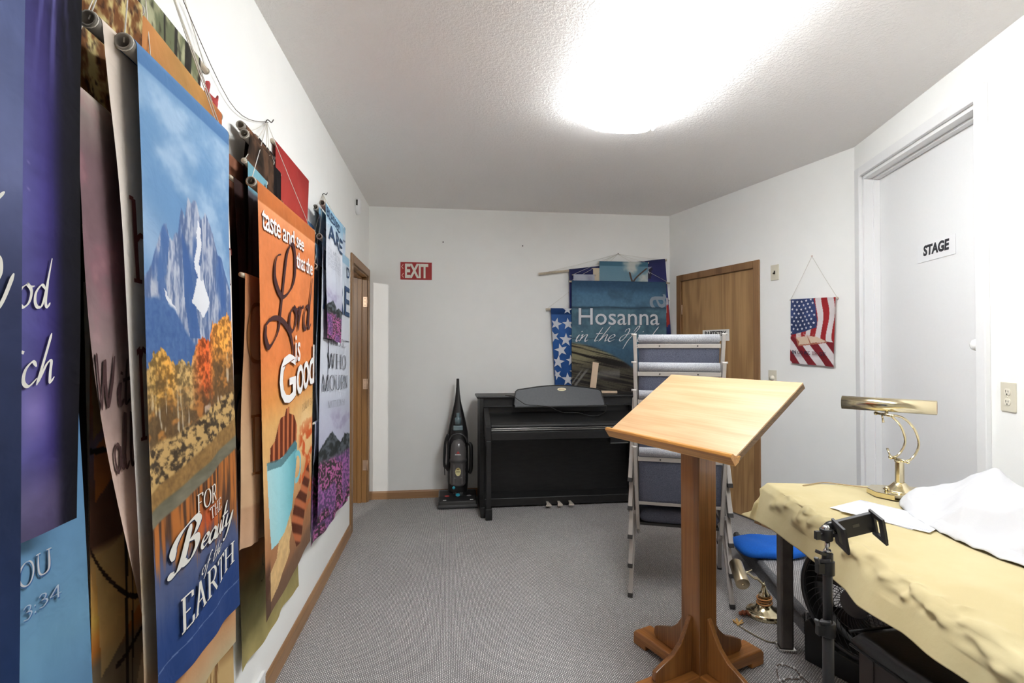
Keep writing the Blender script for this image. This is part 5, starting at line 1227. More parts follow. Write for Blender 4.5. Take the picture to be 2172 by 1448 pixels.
for x, y in ((-.115,-.145),(.115,-.148)): m.box((x-.014,y-.004,.064),(x+.014,y+.004,.0725))
for k in range(5): m.ball((-.035+.018*k,-.055,.103),.0025,n=6,m=4)
m.build('white_print', mat('white_print', (220,220,218), .5), bs)
# tall back shell
zs = [.07,.10,.20,.40,.55,.618,.706,.793,.885,.973,1.05,1.093]; ws = [.075,.085,.092,.092,.093,.090,.072,.052,.030,.018,.0135,.0125]; ys = [.055,.055,.06,.062,.060,.058,.052,.042,.030,.022,.018,.016]
def shell(u, v):
    z = .07+v*(1.093-.07); wd = float(np.interp(z, zs, ws)); dp = float(np.interp(z, zs, ys)); a = 2*math.pi*u
    ca, sa = math.cos(a), math.sin(a); return (wd*math.copysign(abs(ca)**.7, ca), dp*math.copysign(abs(sa)**.7, sa)+.02+.05*v, z)
m = MB(); m.grid(shell, 32, 50); m.build('body', M_vb, t)
m = MB(); m.lathe([(0,0),(.066,0),(.072,.02),(.072,.20),(.074,.205),(.074,.235),(.071,.24),(.071,.30),(.062,.36),(.04,.395),(0,.405)], (0,-.028,.165), 32); cup = m.build('dust_cup', M_vg, t)
m = MB(); m.lathe([(.0755,0),(.077,.004),(.077,.02),(.0755,.024)], (0,-.028,.372), 32); m.build('cup_band', mat('cup_band', (60,58,58), .3), cup)
m = MB()
for x in (-.035,.035): m.bar((x,-.093,.19),(x,-.093,.36),.003,.004,(0,1,0))
m.bar((-.035,-.096,.245),(.035,-.096,.245),.003,.004,(0,1,0)); m.build('cup_rib', mat('cup_rib', (140,136,134), .3), cup)
def cyl_lab(pts, z0, col, name, par, r=.0735, txt=None, off=.0):
    m = MB(); m.add([(math.sin(a/.072)*(r+off), -.028-math.cos(a/.072)*(r+off), z0+b) for a, b in pts], txt if txt else [tuple(range(len(pts)))]); return m.build(name, mat('label_%d_%d_%d' % col, col, .5), par)
el = lambda rx, ry: [(rx*math.cos(k*math.pi/14), ry*math.sin(k*math.pi/14)) for k in range(28)]
lb = cyl_lab(el(.024,.036), .298, (226,216,160), 'oval_label', cup, off=.0005)
cyl_lab(el(.016,.006), .322, (120,96,40), 'label_cap', lb, off=.0011)
for s, z, ww in (('Helix', .304, .017), ('System', .292, .021)):
    tv, tf = font_text(s, bold=.01, shear=.1); cyl_lab([((a-.5)*2*ww, (b-.5)*.010) for a, b in tv], z, (60,48,30), 'label_lettering', lb, txt=tf, off=.0012)
tv, tf = font_text('BISSELL', bold=.02); cyl_lab([((a-.5)*.052, (b-.5)*.009) for a, b in tv], .446, (230,228,226), 'cup_lettering', cup, txt=tf, off=.0)
tri = cyl_lab([(-.016,.002),(.016,.002),(0,.026)], .452, (170,44,44), 'red_emblem', cup, off=-.0005)
m = MB(); m.lathe([(0,0),(.028,0),(.028,.055),(.014,.065),(.014,.10),(0,.10)], (0,-.035,.70), 20); m.build('tool_nozzle', mat('tool_grey', (92,110,116), .2, coat=.3), t)
m = MB(); m.box((-.042,-.058,.648),(.042,-.005,.69)); m.build('tool_holder', mat('tool_clear', (110,128,134), .2, coat=.3), t, .006)
m = MB(); m.tube(arc((0,-.02,.535), .080, 0, math.pi, 16, (1,0,0), (0,-.1,1)), .009, 8); m.build('cup_handle', mat('arch_grey', (58,56,57), .25), t)
m = MB(); m.ball((-.037,-.088,.158), .013, (1,.6,1)); m.build('release_latch', M_vt, t)
m = MB()
for k in range(9):
    x = -.094-.004*(k % 4); y = -.02+.009*(k % 3)
    m.tube(spline([(x+.012,y,.61),(x-.006-.003*(k%3),y-.006,.55),(x-.022+.002*(k%5),y-.008,.45),(x-.018,y,.36-.004*k),(x+.004,y,.29+.006*k),(x+.014,y,.38),(x+.016,y,.5),(x+.014,y,.61)], 5), .0042, 6)
m.tube(spline([(-.112,-.02,.42),(-.118,-.026,.34),(-.114,-.024,.255)], 5), .004, 6)
m.build('power_cord', mat('cord_black', (28,27,28), .5), t)
m = MB(); m.tube(spline([(.098,.02,.52),(.115,.01,.50),(.118,.008,.42),(.116,.01,.30),(.104,.02,.26)], 6), .017, 12); m.build('hose', mat('hose_black', (32,31,32), .5, bump=.6, bscale=160), t)

# ---------------------------------------------------------------- carpeted step below the stage door
Sa = Vector((1.693,2.288,0)); Sb = Vector((1.949,3.317,0)); e1 = (Sb-Sa).normalized(); e2 = Vector((e1.y,-e1.x,0))
Lp = (Sb-Sa).length
M_car2 = carpet('step_carpet', rot=math.pi/2-math.radians(14)); M_edgec = mat('carpet_edge', (120,120,122), .95, rgb2=(78,78,80), nscale=220, bump=.6, bscale=200)
t = thing('carpeted_step', 'low grey carpeted step below the tall white door', 'step', Sa)
m = MB(); a = Vector((0,0,0)); m.add([a+e2*.012, a+e1*(Lp-.012)+e2*.012, a+e1*(Lp-.012)+e2*.47, a+e2*.47]+[p+Vector((0,0,.114)) for p in (a+e2*.012, a+e1*(Lp-.012)+e2*.012, a+e1*(Lp-.012)+e2*.47, a+e2*.47)], [(3,2,1,0),(4,5,6,7),(0,1,5,4),(1,2,6,5),(2,3,7,6),(3,0,4,7)])
m.build('tread', M_car2, t, .012, 3)
m = MB(); m.tube([a+Vector((0,0,.092))+e2*.012, a+e1*Lp+Vector((0,0,.092))+e2*.012], .022, 12); m.bar(a+Vector((0,0,.05))+e2*.008, a+e1*Lp+Vector((0,0,.05))+e2*.008, .012, .10, (0,0,1)); m.build('carpet_edge', M_edgec, t)
m = MB(); m.bar(a+Vector((0,0,.055))-e1*.004+e2*.01, a+Vector((0,0,.055))+e2*.46-e1*.004, .012, .11, (0,0,1)); m.build('riser', mat('riser_carpet', (176,174,172), .95, rgb2=(110,108,108), nscale=190, bump=.5, bscale=220), t)
m = MB()
for k in range(46):
    q = a+e2*(.015+rnd.random()*.10)-e1*(.012+rnd.random()*.006); h = .11-rnd.random()*.02
    m.tube([q+Vector((0,0,h)), q+Vector((rnd.uniform(-.01,.01),rnd.uniform(-.012,0),h*.5)), q+Vector((rnd.uniform(-.014,.014),rnd.uniform(-.016,0),.01+rnd.random()*.03))], .0016, 4)
m.build('frayed_threads', mat('thread_black', (44,43,44), .9), t)
# cushion
m = MB()
def pil(u, v):
    a = 2*math.pi*u; b = math.pi*(v-.5); ca, sa, cb, sb = math.cos(a), math.sin(a), math.cos(b), math.sin(b)
    r_ = abs(cb)**.45; x = .20*r_*math.copysign(abs(ca)**.55, ca); y = .15*r_*math.copysign(abs(sa)**.55, sa); z = .036*math.copysign(abs(sb)**.8, sb)
    return (x, y, z*(1+.12*math.sin(9*x+3)*math.cos(11*y))+.004*math.sin(30*x+20*y))
m.grid(pil, 48, 24); o_ = m.build('cushion', mat('royal_blue_fabric', (18,102,205), .9, noise=.12, nscale=120, bump=.2, bscale=300)); o_.location = (1.965,2.97,.146); o_.rotation_euler = (0,0,math.radians(-8)); tag(o_, 'flat royal blue cushion lying on the carpeted step', 'cushion')

# ---------------------------------------------------------------- table
P0 = Vector((1.487,2.252,0)); tL = Vector((-.235,-.972,0)); tW = Vector((.972,-.235,0)); TLn, TWd, TZ = 1.83, .76, .735
t = thing('folding_table', 'long folding table with dark square legs under the tan cloth', 'table', P0)
m = MB(); vs = []
for z in (.700,.731):
    for a, b in ((.012,.012),(TLn-.012,.012),(TLn-.012,TWd-.012),(.012,TWd-.012)): vs.append(tL*a+tW*b+Vector((0,0,z)))
m.add(vs, [(0,1,2,3),(7,6,5,4),(0,4,5,1),(1,5,6,2),(2,6,7,3),(3,7,4,0)]); m.build('tabletop', mat('birch_top', (205,178,140), .5), t, .004)
M_leg = mat('bronze_steel', (104,98,94), .38, .4, noise=.3, nscale=14); M_chr = mat('chrome', (200,198,196), .15, 1.0)
for a, b in ((.055,.055),(.055,TWd-.06),(TLn-.06,.055),(TLn-.06,TWd-.06)):
    c = tL*a+tW*b; m = MB(); m.bar(c+Vector((0,0,.012)), c+Vector((0,0,.70)), .056, .056, tL); g = m.build('leg', M_leg, t, .008)
    m = MB(); m.bar(c, c+Vector((0,0,.016)), .075, .066, tL); m.build('foot_plate', M_chr, g, .004)
for a in (.055, TLn-.06):
    m = MB(); m.bar(tL*a+tW*.055+Vector((0,0,.66)), tL*a+tW*(TWd-.06)+Vector((0,0,.66)), .03, .03, (0,0,1)); m.build('leg_brace', M_leg, t)
# tan cloth: one sheet over the top, hanging at the long near side and the far end
hb = [0,.06,.17,.36,.52,.70,.80,.90,1.08,1.25,1.5,1.85]
hz = [.555,.57,.58,.588,.605,.612,.608,.603,.625,.632,.63,.62]
M_tan = mat('tan_tablecloth', (198,185,144), .85, rgb2=(186,171,128), nscale=3.5, bump=.15, bscale=40, noise=.05)
_pr = random.Random(21)
PUCK = [(_pr.uniform(.12,1.8), _pr.uniform(.012,.045), _pr.uniform(-.10,.035), _pr.uniform(-.012,.017)) for _ in range(90)]+[(_pr.gauss(.85,.42), _pr.uniform(.010,.030), _pr.uniform(-.07,.03), _pr.uniform(-.010,.015)) for _ in range(130)]
def _fold(b): return math.sin(b*7.3+1.2+1.1*math.sin(b*3.1))*.55+math.sin(b*16.7+2*math.sin(b*5.3))*.30+math.sin(b*29+1.7*math.sin(b*8))*.12
def tcl(u, v):
    # v along the long side: 0 = hem at the far end; u across: 0 = hem of near side
    E = .22; S = .24
    b = v*(TLn+E+.05)-E; a = u*(TWd+S+.01)-S
    over_a = max(0, -a); over_b = max(0, -b)
    aa = max(a, 0); bb = max(b, 0)
    drop_a = 0; z = TZ+.004
    hem = TZ-float(np.interp(bb, hb, hz)); k = over_a/S
    fold = _fold(b); p = tL*bb+tW*aa
    pk = .72*sum(A*math.exp(-((b-bi)/wi)**2-((a-ai)/(.5*wi+.012))**2) for bi, wi, ai, A in PUCK) if abs(a) < .13 else 0
    if over_a > 0:
        z -= hem*k; p = p-tW*(.014*min(1,k*6)+.042*k+.020*fold*k**.8*min(1, bb*4+.15)+pk)
    if over_b > 0:
        kb = over_b/E; zz = .19*kb
        if over_a > 0:
            # loose corner fold
            z = TZ+.004-max(hem*k, zz)*(1-.12*min(k,kb)); p = p-tL*(.030*kb+.022*kb*math.sin(6*k+1))-tW*(.035*k*kb+.014*kb*math.sin(9*kb+5*k))
        else:
            z -= zz*(1+.15*math.sin(a*33)); p = p-tL*(.010+.02*kb+.02*math.sin(a*21)*kb)
    if over_a == 0 and over_b == 0:
        z += .003*math.sin(a*9+b*5)*math.sin(b*7)+.002*math.sin(b*23+a*4)*math.sin(a*6+1)+pk*.9
    return tuple(p+Vector((0,0,z)))
m = MB(); m.grid(tcl, 150, 380)
o_ = m.build('tablecloth', M_tan, solid=.0015); o_.location = P0; tag(o_, 'wrinkled tan cloth draped over the long folding table', 'tablecloth')

# white sheet heaped on the table
bp = [(1.812,1.875),(1.735,1.76),(1.690,1.66),(1.668,1.58),(1.650,1.50),(1.640,1.40),(1.641,1.28),(1.60,1.10),(1.62,.95),(1.75,.85),(1.90,.90),(1.98,1.05),(2.02,1.20),(2.075,1.40),(2.13,1.60),(2.17,1.78),(2.14,1.93),(2.05,1.985),(1.96,1.97),(1.88,1.93)]
cx, cy = 1.92, 1.50
ang = sorted([(math.atan2(y-cy, x-cx), math.hypot(x-cx, y-cy)) for x, y in bp]); A_ = [a for a, r_ in ang]; R_ = [r_ for a, r_ in ang]
A_ = [A_[-1]-2*math.pi]+A_+[A_[0]+2*math.pi]; R_ = [R_[-1]]+R_+[R_[0]]
def heap(u, v):
    a = -math.pi+2*math.pi*u; r_ = float(np.interp(a, A_, R_))
    rr_ = v; x = cx+math.cos(a)*r_*rr_; y = cy+math.sin(a)*r_*rr_
    h = .165*(1-rr_**2.2)**.9*(.75+.35*math.exp(-((x-2.03)/.16)**2-((y-1.66)/.3)**2))
    rd = lambda q: 1-2*abs(math.sin(q))**1.15
    f = .020*rd(7*x-6*y+1.5*math.sin(6*y))+.017*rd(11*y+7*x+1.8*math.sin(7*x))+.010*rd(15*x+6*y+2*math.sin(7*y))+.003*rd(29*y-16*x+math.sin(11*x))
    e = min(1, (1-rr_)*5)**.8
    return (x-cx, y-cy, TZ+.008+max(.0, h+f*e)+.004*e+.006*abs(math.sin(a*13))*(rr_ > .9))
m = MB(); m.grid(heap, 220, 70); o_ = m.build('white_sheet', mat('white_linen', (202,202,204), .9, bump=.08, bscale=60), solid=.002); o_.location = (cx,cy,0); tag(o_, 'crumpled white sheet heaped on the tan tablecloth', 'sheet')

# papers
def sheet(name, c, ang, wd, ht, z, label, mm, line=None):
    o_ = None; m = MB()
    m.grid(lambda u, v: ((u-.5)*wd, (v-.5)*ht, .0008*math.sin(u*6)+.0006), 6, 6); t_ = m.build(name, mm, solid=.0005); t_.location = (c[0],c[1],z); t_.rotation_euler = (0,0,ang)
    tag(t_, label, 'paper', 'papers on the tan tablecloth')
    if line: m = MB(); m.box((-wd/2,-ht/2+.02,.0014),(wd/2,-ht/2+.0215,.0018)); m.build('printed_line', mat('blue_ink', (120,130,190), .6), t_)
M_pap = mat('paper_white', (243,243,246), .7)
sheet('paper_sheet', (1.640,1.765), math.radians(-69), .28, .216, TZ+.0095, 'white paper sheet on the tablecloth, the farther one with its corner showing', M_pap)
sheet('paper_sheet', (1.648,1.730), math.radians(-63), .28, .216, TZ+.0125, 'white paper sheet on the tablecloth with a blue line, partly under the white sheet', M_pap, True)

# ---------------------------------------------------------------- brass piano lamp
M_br = mat('polished_brass', (226,212,176), .16, 1.0); M_br2 = mat('brass_side', (206,184,120), .25, 1.0)
lo_ = Vector((1.92,1.985,TZ+.006)); t = thing('desk_lamp', 'polished brass piano lamp with long horizontal shade on the tan tablecloth', 'lamp', lo_)
ps = math.radians(35); aw = Vector((-tL.x,-tL.y,0)); bu = Vector((.99,-.13,0)).normalized(); sp = Vector((-.13,-.99,0)).normalized()
m = MB(); ca = tW; cb = aw
oc = [(-.115,-.035),(-.070,-.085),(.070,-.085),(.115,-.035),(.115,.035),(.070,.085),(-.070,.085),(-.115,.035)]
m.prism(oc, (0,0,0), ca, cb, (0,0,1), .022); m.build('base', M_br, t, .002)
m = MB(); m.lathe([(.062,.020),(.056,.026),(.035,.040),(.024,.052),(.020,.056),(0,.056)], n=32); m.build('dome', M_br, t)
m = MB(); m.prism([(.0165*math.cos(k*math.pi/4), .0165*math.sin(k*math.pi/4)) for k in range(8)], (0,0,.05), (1,0,0), (0,1,0), (0,0,1), .095); m.lathe([(.019,.143),(.019,.149),(.0,.149)]); m.build('column', M_br, t, .001)
m = MB(); m.ball(-bu*.045-tW*.01+Vector((0,0,.030)), .009); m.build('switch_knob', M_br, t)
zc0, zc1 = .152, .345
c_lo = Vector((0,0,zc0)); c_hi = Vector((0,0,zc1))-bu*.062
for s in (-1, 1):
    m = MB(); q = sp*(.038*s)
    pts = [c_lo+q-bu*.01, c_lo+q+bu*.022+Vector((0,0,.012)), c_lo+q+bu*.048+Vector((0,0,.05)), c_lo+q+bu*.052+Vector((0,0,.09)), c_lo+q+bu*.034+Vector((0,0,.14)), c_lo+q-bu*.002+Vector((0,0,.178)), c_lo+q-bu*.035+Vector((0,0,.192)), c_hi+q]
    m.tube(spline(pts, 7), .0048, 10); m.build('arm', M_br, t)
for c, nm in ((c_lo,'lower_pivot'),(c_hi,'upper_pivot')):
    m = MB(); m.cyl(c-sp*.05, c+sp*.046, .006, n=12); m.ball(c-sp*.052, .009); m.ball(c+sp*.048, .007); pv = m.build(nm, M_br, t)
    m = MB(); w0 = c-sp*.052; w1 = w0+(Vector((0,0,.035))-sp*.02 if nm[0] == 'l' else Vector((0,0,-.035))+sp*.045); m.tube([w0 if nm[0]=='l' else w0+sp*.035, w1], [.003,.005], 8); m.build('thumb_lever', M_br, pv)
ps2 = math.radians(4); sa_ = Vector((.65,-.76,0)).normalized(); sb_ = Vector((.76,.65,0)).normalized()
hc = c_hi+Vector((0,0,.040))+bu*.012
m = MB(); HL = .165; n = 22; prof = []
for k in range(n+1):
    a = math.radians(-70)+math.radians(320)*k/n*.78; prof.append((math.cos(a), math.sin(a)))
prof = [(math.cos(math.radians(-60+300*k/26)), math.sin(math.radians(-60+300*k/26))) for k in range(27)]
Rr = .030
out = [(a*Rr, b*Rr) for a, b in prof]
vs = [hc-sa_*HL+sb_*a+Vector((0,0,b)) for a, b in out]+[hc+sa_*HL+sb_*a+Vector((0,0,b)) for a, b in out]
m.add(vs, [(i, i+1, 27+i+1, 27+i) for i in range(26)], True); m.build('shade', M_br, t, solid=.0012)
for s in (-1, 1):
    m = MB(); c = hc+sa_*(HL-.003)*s; m.add([c+sb_*(a*.96)+Vector((0,0,b*.96)) for a, b in out]+[c+sa_*(.002*s)+sb_*(a*.96)+Vector((0,0,b*.96)) for a, b in out], [tuple(range(27)), tuple(range(53,26,-1))]+[(i,(i+1)%27,27+(i+1)%27,27+i) for i in range(27)]); m.build('shade_end', mat('copper_lining', (168,96,56), .35, .7), t)
m = MB(); m.cyl(c_hi, hc-Vector((0,0,Rr-.002)), .006, n=12); m.build('shade_stem', M_br, t)
m = MB(); m.cyl(hc-sa_*(HL-.03)+Vector((0,0,-.004)), hc+sa_*(HL-.03)+Vector((0,0,-.004)), .012, n=14); m.build('tube_bulb', mat('unlit_glass', (225,225,222), .2), t)
cp = [(1.728,2.195),(1.785,2.16),(1.90,2.06),(1.96,2.03),(2.03,2.02),(2.055,1.98),(2.02,1.93)]
m = MB(); m.tube(spline([(1.60,2.16,TZ+.012)]+[(x,y,TZ+.012) for x,y in cp], 6), .0028, 8); o_ = m.build('lamp_cord', mat('brown_cord', (170,146,110), .5)); tag(o_, 'thin brown lamp cord lying on the tan cloth behind the brass lamp', 'cord')

# ---------------------------------------------------------------- small lamp on the floor
fo = Vector((1.615,2.475,0)); t = thing('desk_lamp', 'small brass bankers lamp with a short round shade standing on the carpet', 'lamp', fo)
m = MB(); m.lathe([(0,0),(.086,0),(.088,.004),(.088,.020),(.082,.026),(.070,.030),(.045,.042),(.034,.056),(.030,.062),(0,.062)], n=40); m.build('base', M_br, t)
m = MB(); m.lathe([(.014,.06),(.014,.085),(.026,.095),(.028,.108),(.018,.118),(.010,.135),(.008,.150),(0,.152)], n=24); m.build('stem', M_br, t)
m = MB()
for z, r_ in ((.066,.036),(.078,.032),(.090,.034)): m.tube(arc((0,0,z), r_, 0, 2*math.pi, 20, (1,0,.12), (0,1,0)), .004, 6, cap=False)
m.build('wound_cord', mat('amber_cord', (190,130,70), .4), t)
kn = Vector((-.005,0,.155)); sh = Vector((-.158,-.035,.235))
for s in (-1,1):
    q = Vector((.004,.008,0))*s; m = MB(); m.tube(spline([kn+q, kn+q+Vector((-.035,-.005,.035)), kn+q+Vector((-.060,-.012,.045)), kn+q+Vector((-.100,-.02,.075)), sh+q+Vector((.03,0,0))], 6), .0044, 8); m.build('arm', M_br, t)
m = MB(); m.ball(kn, .010); m.cyl(kn+Vector((-.02,-.01,-.02)), kn+Vector((.012,.01,.01)), .003, n=8); m.build('knuckle', M_br, t)
ad = Vector((.25,.85,.32)).normalized()
m = MB(); m.cyl(sh-ad*.070, sh+ad*.070, .033, n=28); shd = m.build('shade', mat('brushed_brass', (196,180,150), .28, 1.0), t, .002)
m = MB(); m.ball(sh-ad*.073, .007); m.build('end_knob', M_br, shd)
m = MB(); m.cyl(sh+Vector((.03,0,0)), sh+Vector((.075,.01,.012)), .003, n=8); m.ball(sh+Vector((.032,0,0)), .009); m.build('shade_pivot', M_br, t)
m = MB()
for k in range(5): m.ball((-.085-.01*k+.004*(k%2), .0+.01*(k%3), .012+.004*(k%2)), .010)
o_ = m.build('ribbon_knot', mat('rust_ribbon', (150,84,56), .7)); o_.location = fo; tag(o_, 'small rust coloured ribbon scrap beside the little brass lamp', 'ribbon')
fc = [(1.640,2.43),(1.607,2.345),(1.536,2.285),(1.48,2.285),(1.457,2.345),(1.455,2.415),(1.457,2.445),(1.49,2.48)]
fcp = [(x, y, .004) for x, y in [tuple(onf) for onf in ((1.628,2.396),(1.598,2.318),(1.549,2.256),(1.492,2.238),(1.455,2.292),(1.430,2.365),(1.424,2.396))]]
m = MB(); m.tube(spline(fcp, 6), .003, 7); o_ = m.build('tasselled_cord', mat('olive_cord', (120,110,86), .7)); 
tag(o_, 'looped olive cord with a tan tassel on the carpet by the table leg', 'cord')
m = MB(); c = Vector((1.424,2.396,.006)); 
for k in range(14):
    a = .3+k*.12; m.tube([c, c+Vector((math.cos(a)*.035, math.sin(a)*.035, .004+.010*math.sin(k)))], [.002,.003], 5)
m.ball(c, .007); ts = m.build('tassel', mat('tan_tassel', (206,162,98), .8), o_)
# string of little clear lights
sp_ = [(1.34,1.945),(1.366,2.005),(1.408,2.071),(1.438,2.064),(1.468,2.037),(1.458,1.988),(1.466,1.94),(1.478,1.915),(1.515,1.915)]
m = MB(); s1 = spline([(x,y,.004+.004*(i%2)) for i,(x,y) in enumerate(sp_)], 8); m.tube(s1, .0018, 6)
s2 = spline([(1.36,1.97,.006),(1.40,1.985,.004),(1.43,1.975,.006),(1.46,1.99,.004)], 8); m.tube(s2, .0018, 6)
s3 = spline([(1.33,1.90,.006),(1.38,1.93,.004),(1.42,1.92,.012),(1.45,1.88,.004),(1.40,1.86,.004),(1.36,1.90,.004)], 8); m.tube(s3, .0018, 6)
o_ = m.build('string_lights', mat('bronze_wire', (96,74,60), .5)); tag(o_, 'tangled string of tiny clear lights on the carpet at the bottom edge', 'string lights')
for p in s1[4::9]+s2[3::8]+s3[2::7]:
    m = MB(); m.ball(p+Vector((0,0,.004)), .0045, (1,1,1.4), 8, 6); m.build('bulb', mat('clear_bulb', (240,240,240), .1, coat=.5), o_)

# ---------------------------------------------------------------- drum fan below the table
fn = Vector((-.927,-.375,0)); fs = Vector((.375,-.927,0)); fcn = Vector((1.655,1.915,.335)); R = .225
t = thing('floor_fan', 'round black drum fan standing on the floor below the table', 'fan', (fcn.x,fcn.y,0)); fz = Vector((0,0,1)); fc_ = Vector((0,0,.335))
M_fan = mat('fan_black', (26,26,27), .4); M_fan2 = mat('fan_rim', (44,44,46), .28, coat=.3)
m = MB(); m.tube(arc(fc_, R, 0, 2*math.pi, 64, fs, fz), .010, 10, cap=False); m.build('rim', M_fan2, t)
m = MB(); n = 64; vs = []
for d, rr_ in ((0,R+.002),(-.15,R-.01),(-.15,R-.016),(0,R-.006)): vs += [fc_+fn*d+fs*(rr_*math.cos(2*math.pi*k/n))+fz*(rr_*math.sin(2*math.pi*k/n)) for k in range(n)]
m.add(vs, [(i*n+k, ((i+1)%4)*n+k, ((i+1)%4)*n+(k+1)%n, i*n+(k+1)%n) for i in range(4) for k in range(n)], True); m.build('drum', M_fan, t)
for nm, d0, bul in (('front_grille', .0, .025), ('rear_grille', -.15, -.02)):
    m = MB()
    for k in range(40):
        a0 = 2*math.pi*k/40; pts = []
        for i in range(8):
            r_ = .052+(R-.052)*i/7; a = a0+.75*(i/7); pts.append(fc_+fs*(r_*math.cos(a))+fz*(r_*math.sin(a))+fn*(d0+bul*(1-(r_/R)**2)))
        m.tube(pts, .0016, 5)
    for r_ in (.11,.165): m.tube(arc(fc_+fn*(d0+bul*(1-(r_/R)**2)), r_, 0, 2*math.pi, 40, fs, fz), .0016, 5, cap=False)
    m.build(nm, M_fan2 if d0 == 0 else M_fan, t)
m = MB(); c = fc_+fn*.022; vs = [c+fn*h+fs*(r_*math.cos(2*math.pi*k/32))+fz*(r_*math.sin(2*math.pi*k/32)) for r_, h in ((.055,0),(.053,.006),(.0,.009)) for k in range(32)]
m.add(vs, [(i*32+k, i*32+(k+1)%32, (i+1)*32+(k+1)%32, (i+1)*32+k) for i in range(2) for k in range(32)], True); m.build('hub_badge', mat('hub_grey', (74,70,70), .5), t)
for j in range(3):
    m = MB()
    def bl(u, v, j=j):
        a = 2*math.pi*j/3+.3+(u-.5)*1.5*(.6+.4*v); r_ = .05+v*(R-.075); return fc_+fs*(r_*math.cos(a))+fz*(r_*math.sin(a))+fn*(-.075+(u-.5)*.07)
    m.grid(lambda u, v: tuple(bl(u, v)), 10, 8); m.build('blade', mat('blade_black', (34,33,34), .35), t, solid=.003)
m = MB(); m.cyl(fc_-fn*.13, fc_-fn*.04, .05, n=24); m.build('motor', M_fan, t)
m = MB(); a = -fs*.21; b = fs*.21
m.prism([(-.21,0),(.21,0),(.21,.17),(.19,.19),(.14,.135),(.07,.105),(0,.098),(-.07,.105),(-.14,.135),(-.19,.19),(-.21,.17)], fn*.02, fs, fz, -fn, .16); m.build('stand', M_fan, t, .006)

# ---------------------------------------------------------------- tablet holder on a tripod
so = Vector((.917,1.152,0)); t = thing('tripod_stand', 'black tripod pole with a tablet clamp in front of the table', 'tripod', so)
M_blk = mat('tripod_black', (34,34,36), .4); M_blk2 = mat('clamp_plastic', (58,57,58), .5, noise=.06); M_grip = mat('grip_pad', (104,100,90), .7)
m = MB(); m.cyl((0,0,.28),(0,0,.700),.0125,n=20); m.build('lower_tube', M_blk, t)
m = MB(); m.cyl((0,0,.68),(0,0,.852),.0105,n=20); m.build('upper_tube', M_blk, t)
for z, nm, r_ in ((.690,'lower_collar',.0165),(.838,'upper_collar',.0155)):
    m = MB(); m.cyl((0,0,z-.016),(0,0,z+.018),r_,n=20); m.box((-.030,-.008,z-.012),(-.008,.006,z+.014)); g = m.build(nm, M_blk, t, .002)
    m = MB(); m.bar((-.026,-.002,z+.010),(-.038,-.010,z+.030),.010,.006,(0,0,1)); m.bar((-.022,0,z+.018),(-.004,-.016,z+.024),.012,.006,(0,0,1)); m.build('clamp_lever', M_blk2, g, .001)
m = MB(); m.cyl((0,0,.852),(0,0,.874),.0125,n=18); m.bar((-.030,-.004,.880),(.0,0,.868),.014,.008,(0,0,1)); m.build('top_clamp', M_blk, t, .001)
m = MB(); m.cyl((0,0,.872),(0,0,.905),.0055,n=14); m.lathe([(.009,.874),(.009,.880),(.006,.884),(0,.884)]); m.build('chrome_stud', M_chr, t)
m = MB(); m.cyl((-.003,0,.905),(-.003,0,.933),.0145,n=22); bh = m.build('ball_head', M_blk, t, .002)
m = MB(); m.ball((-.003,0,.934),.0115,(1,1,.7)); m.build('ball', M_chr, bh)
m = MB(); m.cyl((-.016,-.004,.922),(-.027,-.008,.922),.003,n=8); m.bar((-.034,-.010,.912),(-.034,-.010,.932),.010,.012,(1,0,0)); m.build('thumb_screw', M_blk, bh, .002)
m = MB(); m.cyl((.008,0,.925),(.026,.002,.922),.0045,n=10); m.build('neck', M_chr, t)
# clamp: back plate seen edge up, two slotted end plates
A0 = Vector((.030,.006,.928)); ex = Vector((.80,-.02,.155)).normalized()*1.0
az = (Vector((.095,-.02,.028))).normalized(); up_ = Vector((-.06,-.22,1)).normalized(); up_ = (up_-az*up_.dot(az)).normalized(); nn = az.cross(up_).normalized()
if nn.y > 0: nn = -nn
def cp_(a, b, c): return A0+az*a+up_*b+nn*c
def cbox(m, a0, a1, b0, b1, c0, c1):
    m.add([cp_(a,b,c) for a,b,c in ((a0,b0,c0),(a1,b0,c0),(a1,b1,c0),(a0,b1,c0),(a0,b0,c1),(a1,b0,c1),(a1,b1,c1),(a0,b1,c1))], [(0,3,2,1),(4,5,6,7),(0,1,5,4),(1,2,6,5),(2,3,7,6),(3,0,4,7)])
m = MB(); cbox(m, -.002,.088,-.030,.022,-.006,.004); bk = m.build('clamp_plate', M_blk2, t, .002)
m = MB(); cbox(m, .036,.052,-.004,.004,.004,.005); m.build('grip_pad', M_grip, bk)
for a0, nm in ((-.006,'left_jaw'),(.084,'right_jaw')):
    m = MB(); A1 = a0+.006
    outer = [(-.034,-.004),(.024,-.004),(.024,.030),(-.034,.030)]
    # plate with a slot: four bars around the slot
    for b0,b1,c0,c1 in ((-.042,-.028,-.006,.044),(.016,.028,-.006,.044),(-.028,.016,-.006,.012),(-.028,.016,.027,.044)): cbox(m, a0, A1, b0, b1, c0, c1)
    j = m.build('clamp_jaw', M_blk2, t, .0008)
    if a0 < 0: m = MB(); cbox(m, a0+.001, A1-.001, -.028, .016, .012, .027); m.build('grip_pad', M_grip, j)
m = MB(); c = cp_(-.006,-.006,-.006); m.T = Matrix.Identity(4); m.cyl(c, c+nn*-.012, .020, n=20); m.build('swivel_disc', M_blk, t)
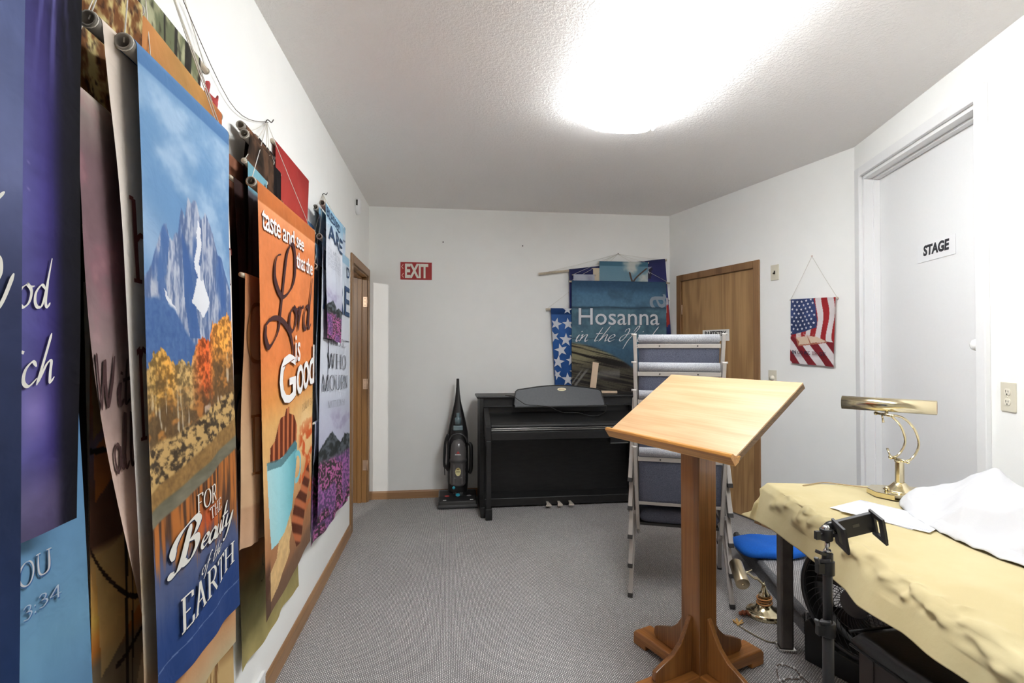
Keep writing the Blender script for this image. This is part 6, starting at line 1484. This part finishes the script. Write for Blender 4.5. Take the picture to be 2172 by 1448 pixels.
for k in range(3):
    a = math.radians(60+120*k); d = Vector((math.cos(a), math.sin(a), 0)); m = MB(); m.tube([d*.015+Vector((0,0,.33)), d*.30+Vector((0,0,.010))], .008, 10); g = m.build('leg', M_blk, t)
    m = MB(); m.ball(d*.302+Vector((0,0,.009)), .0095); m.build('rubber_foot', M_cap, g)
    m = MB(); m.tube([d*.014+Vector((0,0,.20)), d*.13+Vector((0,0,.205))], .004, 8); m.build('brace', M_blk, t)
m = MB(); m.cyl((0,0,.19),(0,0,.345),.014,n=18); m.build('leg_collar', M_blk, t)

# ---------------------------------------------------------------- black padded bench
bo = Vector((1.205,1.425,.022)); be = Vector((.05,-1,0)).normalized(); bw = Vector((1,.05,0)).normalized(); BL_, BW_ = .66, .34
t = thing('piano_bench', 'black padded storage bench pushed halfway below the table', 'bench', bo)
M_lea = mat('black_leather', (22,22,24), .28, noise=.2, nscale=20, bump=.12, bscale=120, coat=.15); M_bw = mat('dark_bench_wood', (40,30,28), .4)
m = MB()
def pad(u, v):
    a = 2*math.pi*v; ca, sa = math.cos(a), math.sin(a); e = (1-abs(2*u-1)**14)**.3
    x = BW_/2+BW_/2*math.copysign(abs(ca)**.3, ca)*(.985+.015*e); z = .472+.030*math.copysign(abs(sa)**.55, sa)*e+(.006*e if sa > 0 else 0)
    return tuple(be*(u*BL_)+bw*x+Vector((0,0,z)))
m.grid(pad, 30, 48); m.build('cushion', M_lea, t)
m = MB(); m.tube([be*.0+bw*.0+Vector((0,0,.494)), be*.004+bw*BW_+Vector((0,0,.494))], .004, 6); m.tube([bw*.001+Vector((0,0,.456)), be*BL_+bw*.001+Vector((0,0,.456))], .004, 6); m.build('piping', M_lea, t)
def bbox(name, a0,a1,b0,b1,z0,z1, mm, par=None, bev=.003):
    m = MB(); m.add([be*a+bw*b+Vector((0,0,z)) for a,b,z in ((a0,b0,z0),(a1,b0,z0),(a1,b1,z0),(a0,b1,z0),(a0,b0,z1),(a1,b0,z1),(a1,b1,z1),(a0,b1,z1))], [(0,3,2,1),(4,5,6,7),(0,1,5,4),(1,2,6,5),(2,3,7,6),(3,0,4,7)]); return m.build(name, mm, par or t, bev)
bbox('storage_box', .02,BL_-.02,.018,BW_-.018,.345,.448, M_bw)
for a in (.018, BL_-.068):
    for b in (.014, BW_-.064): bbox('leg', a,a+.05,b,b+.05,-.022,.45, M_bw)
bbox('metal_strip', .18,.28,.012,.016,.385,.389, M_chr, None, .0005)
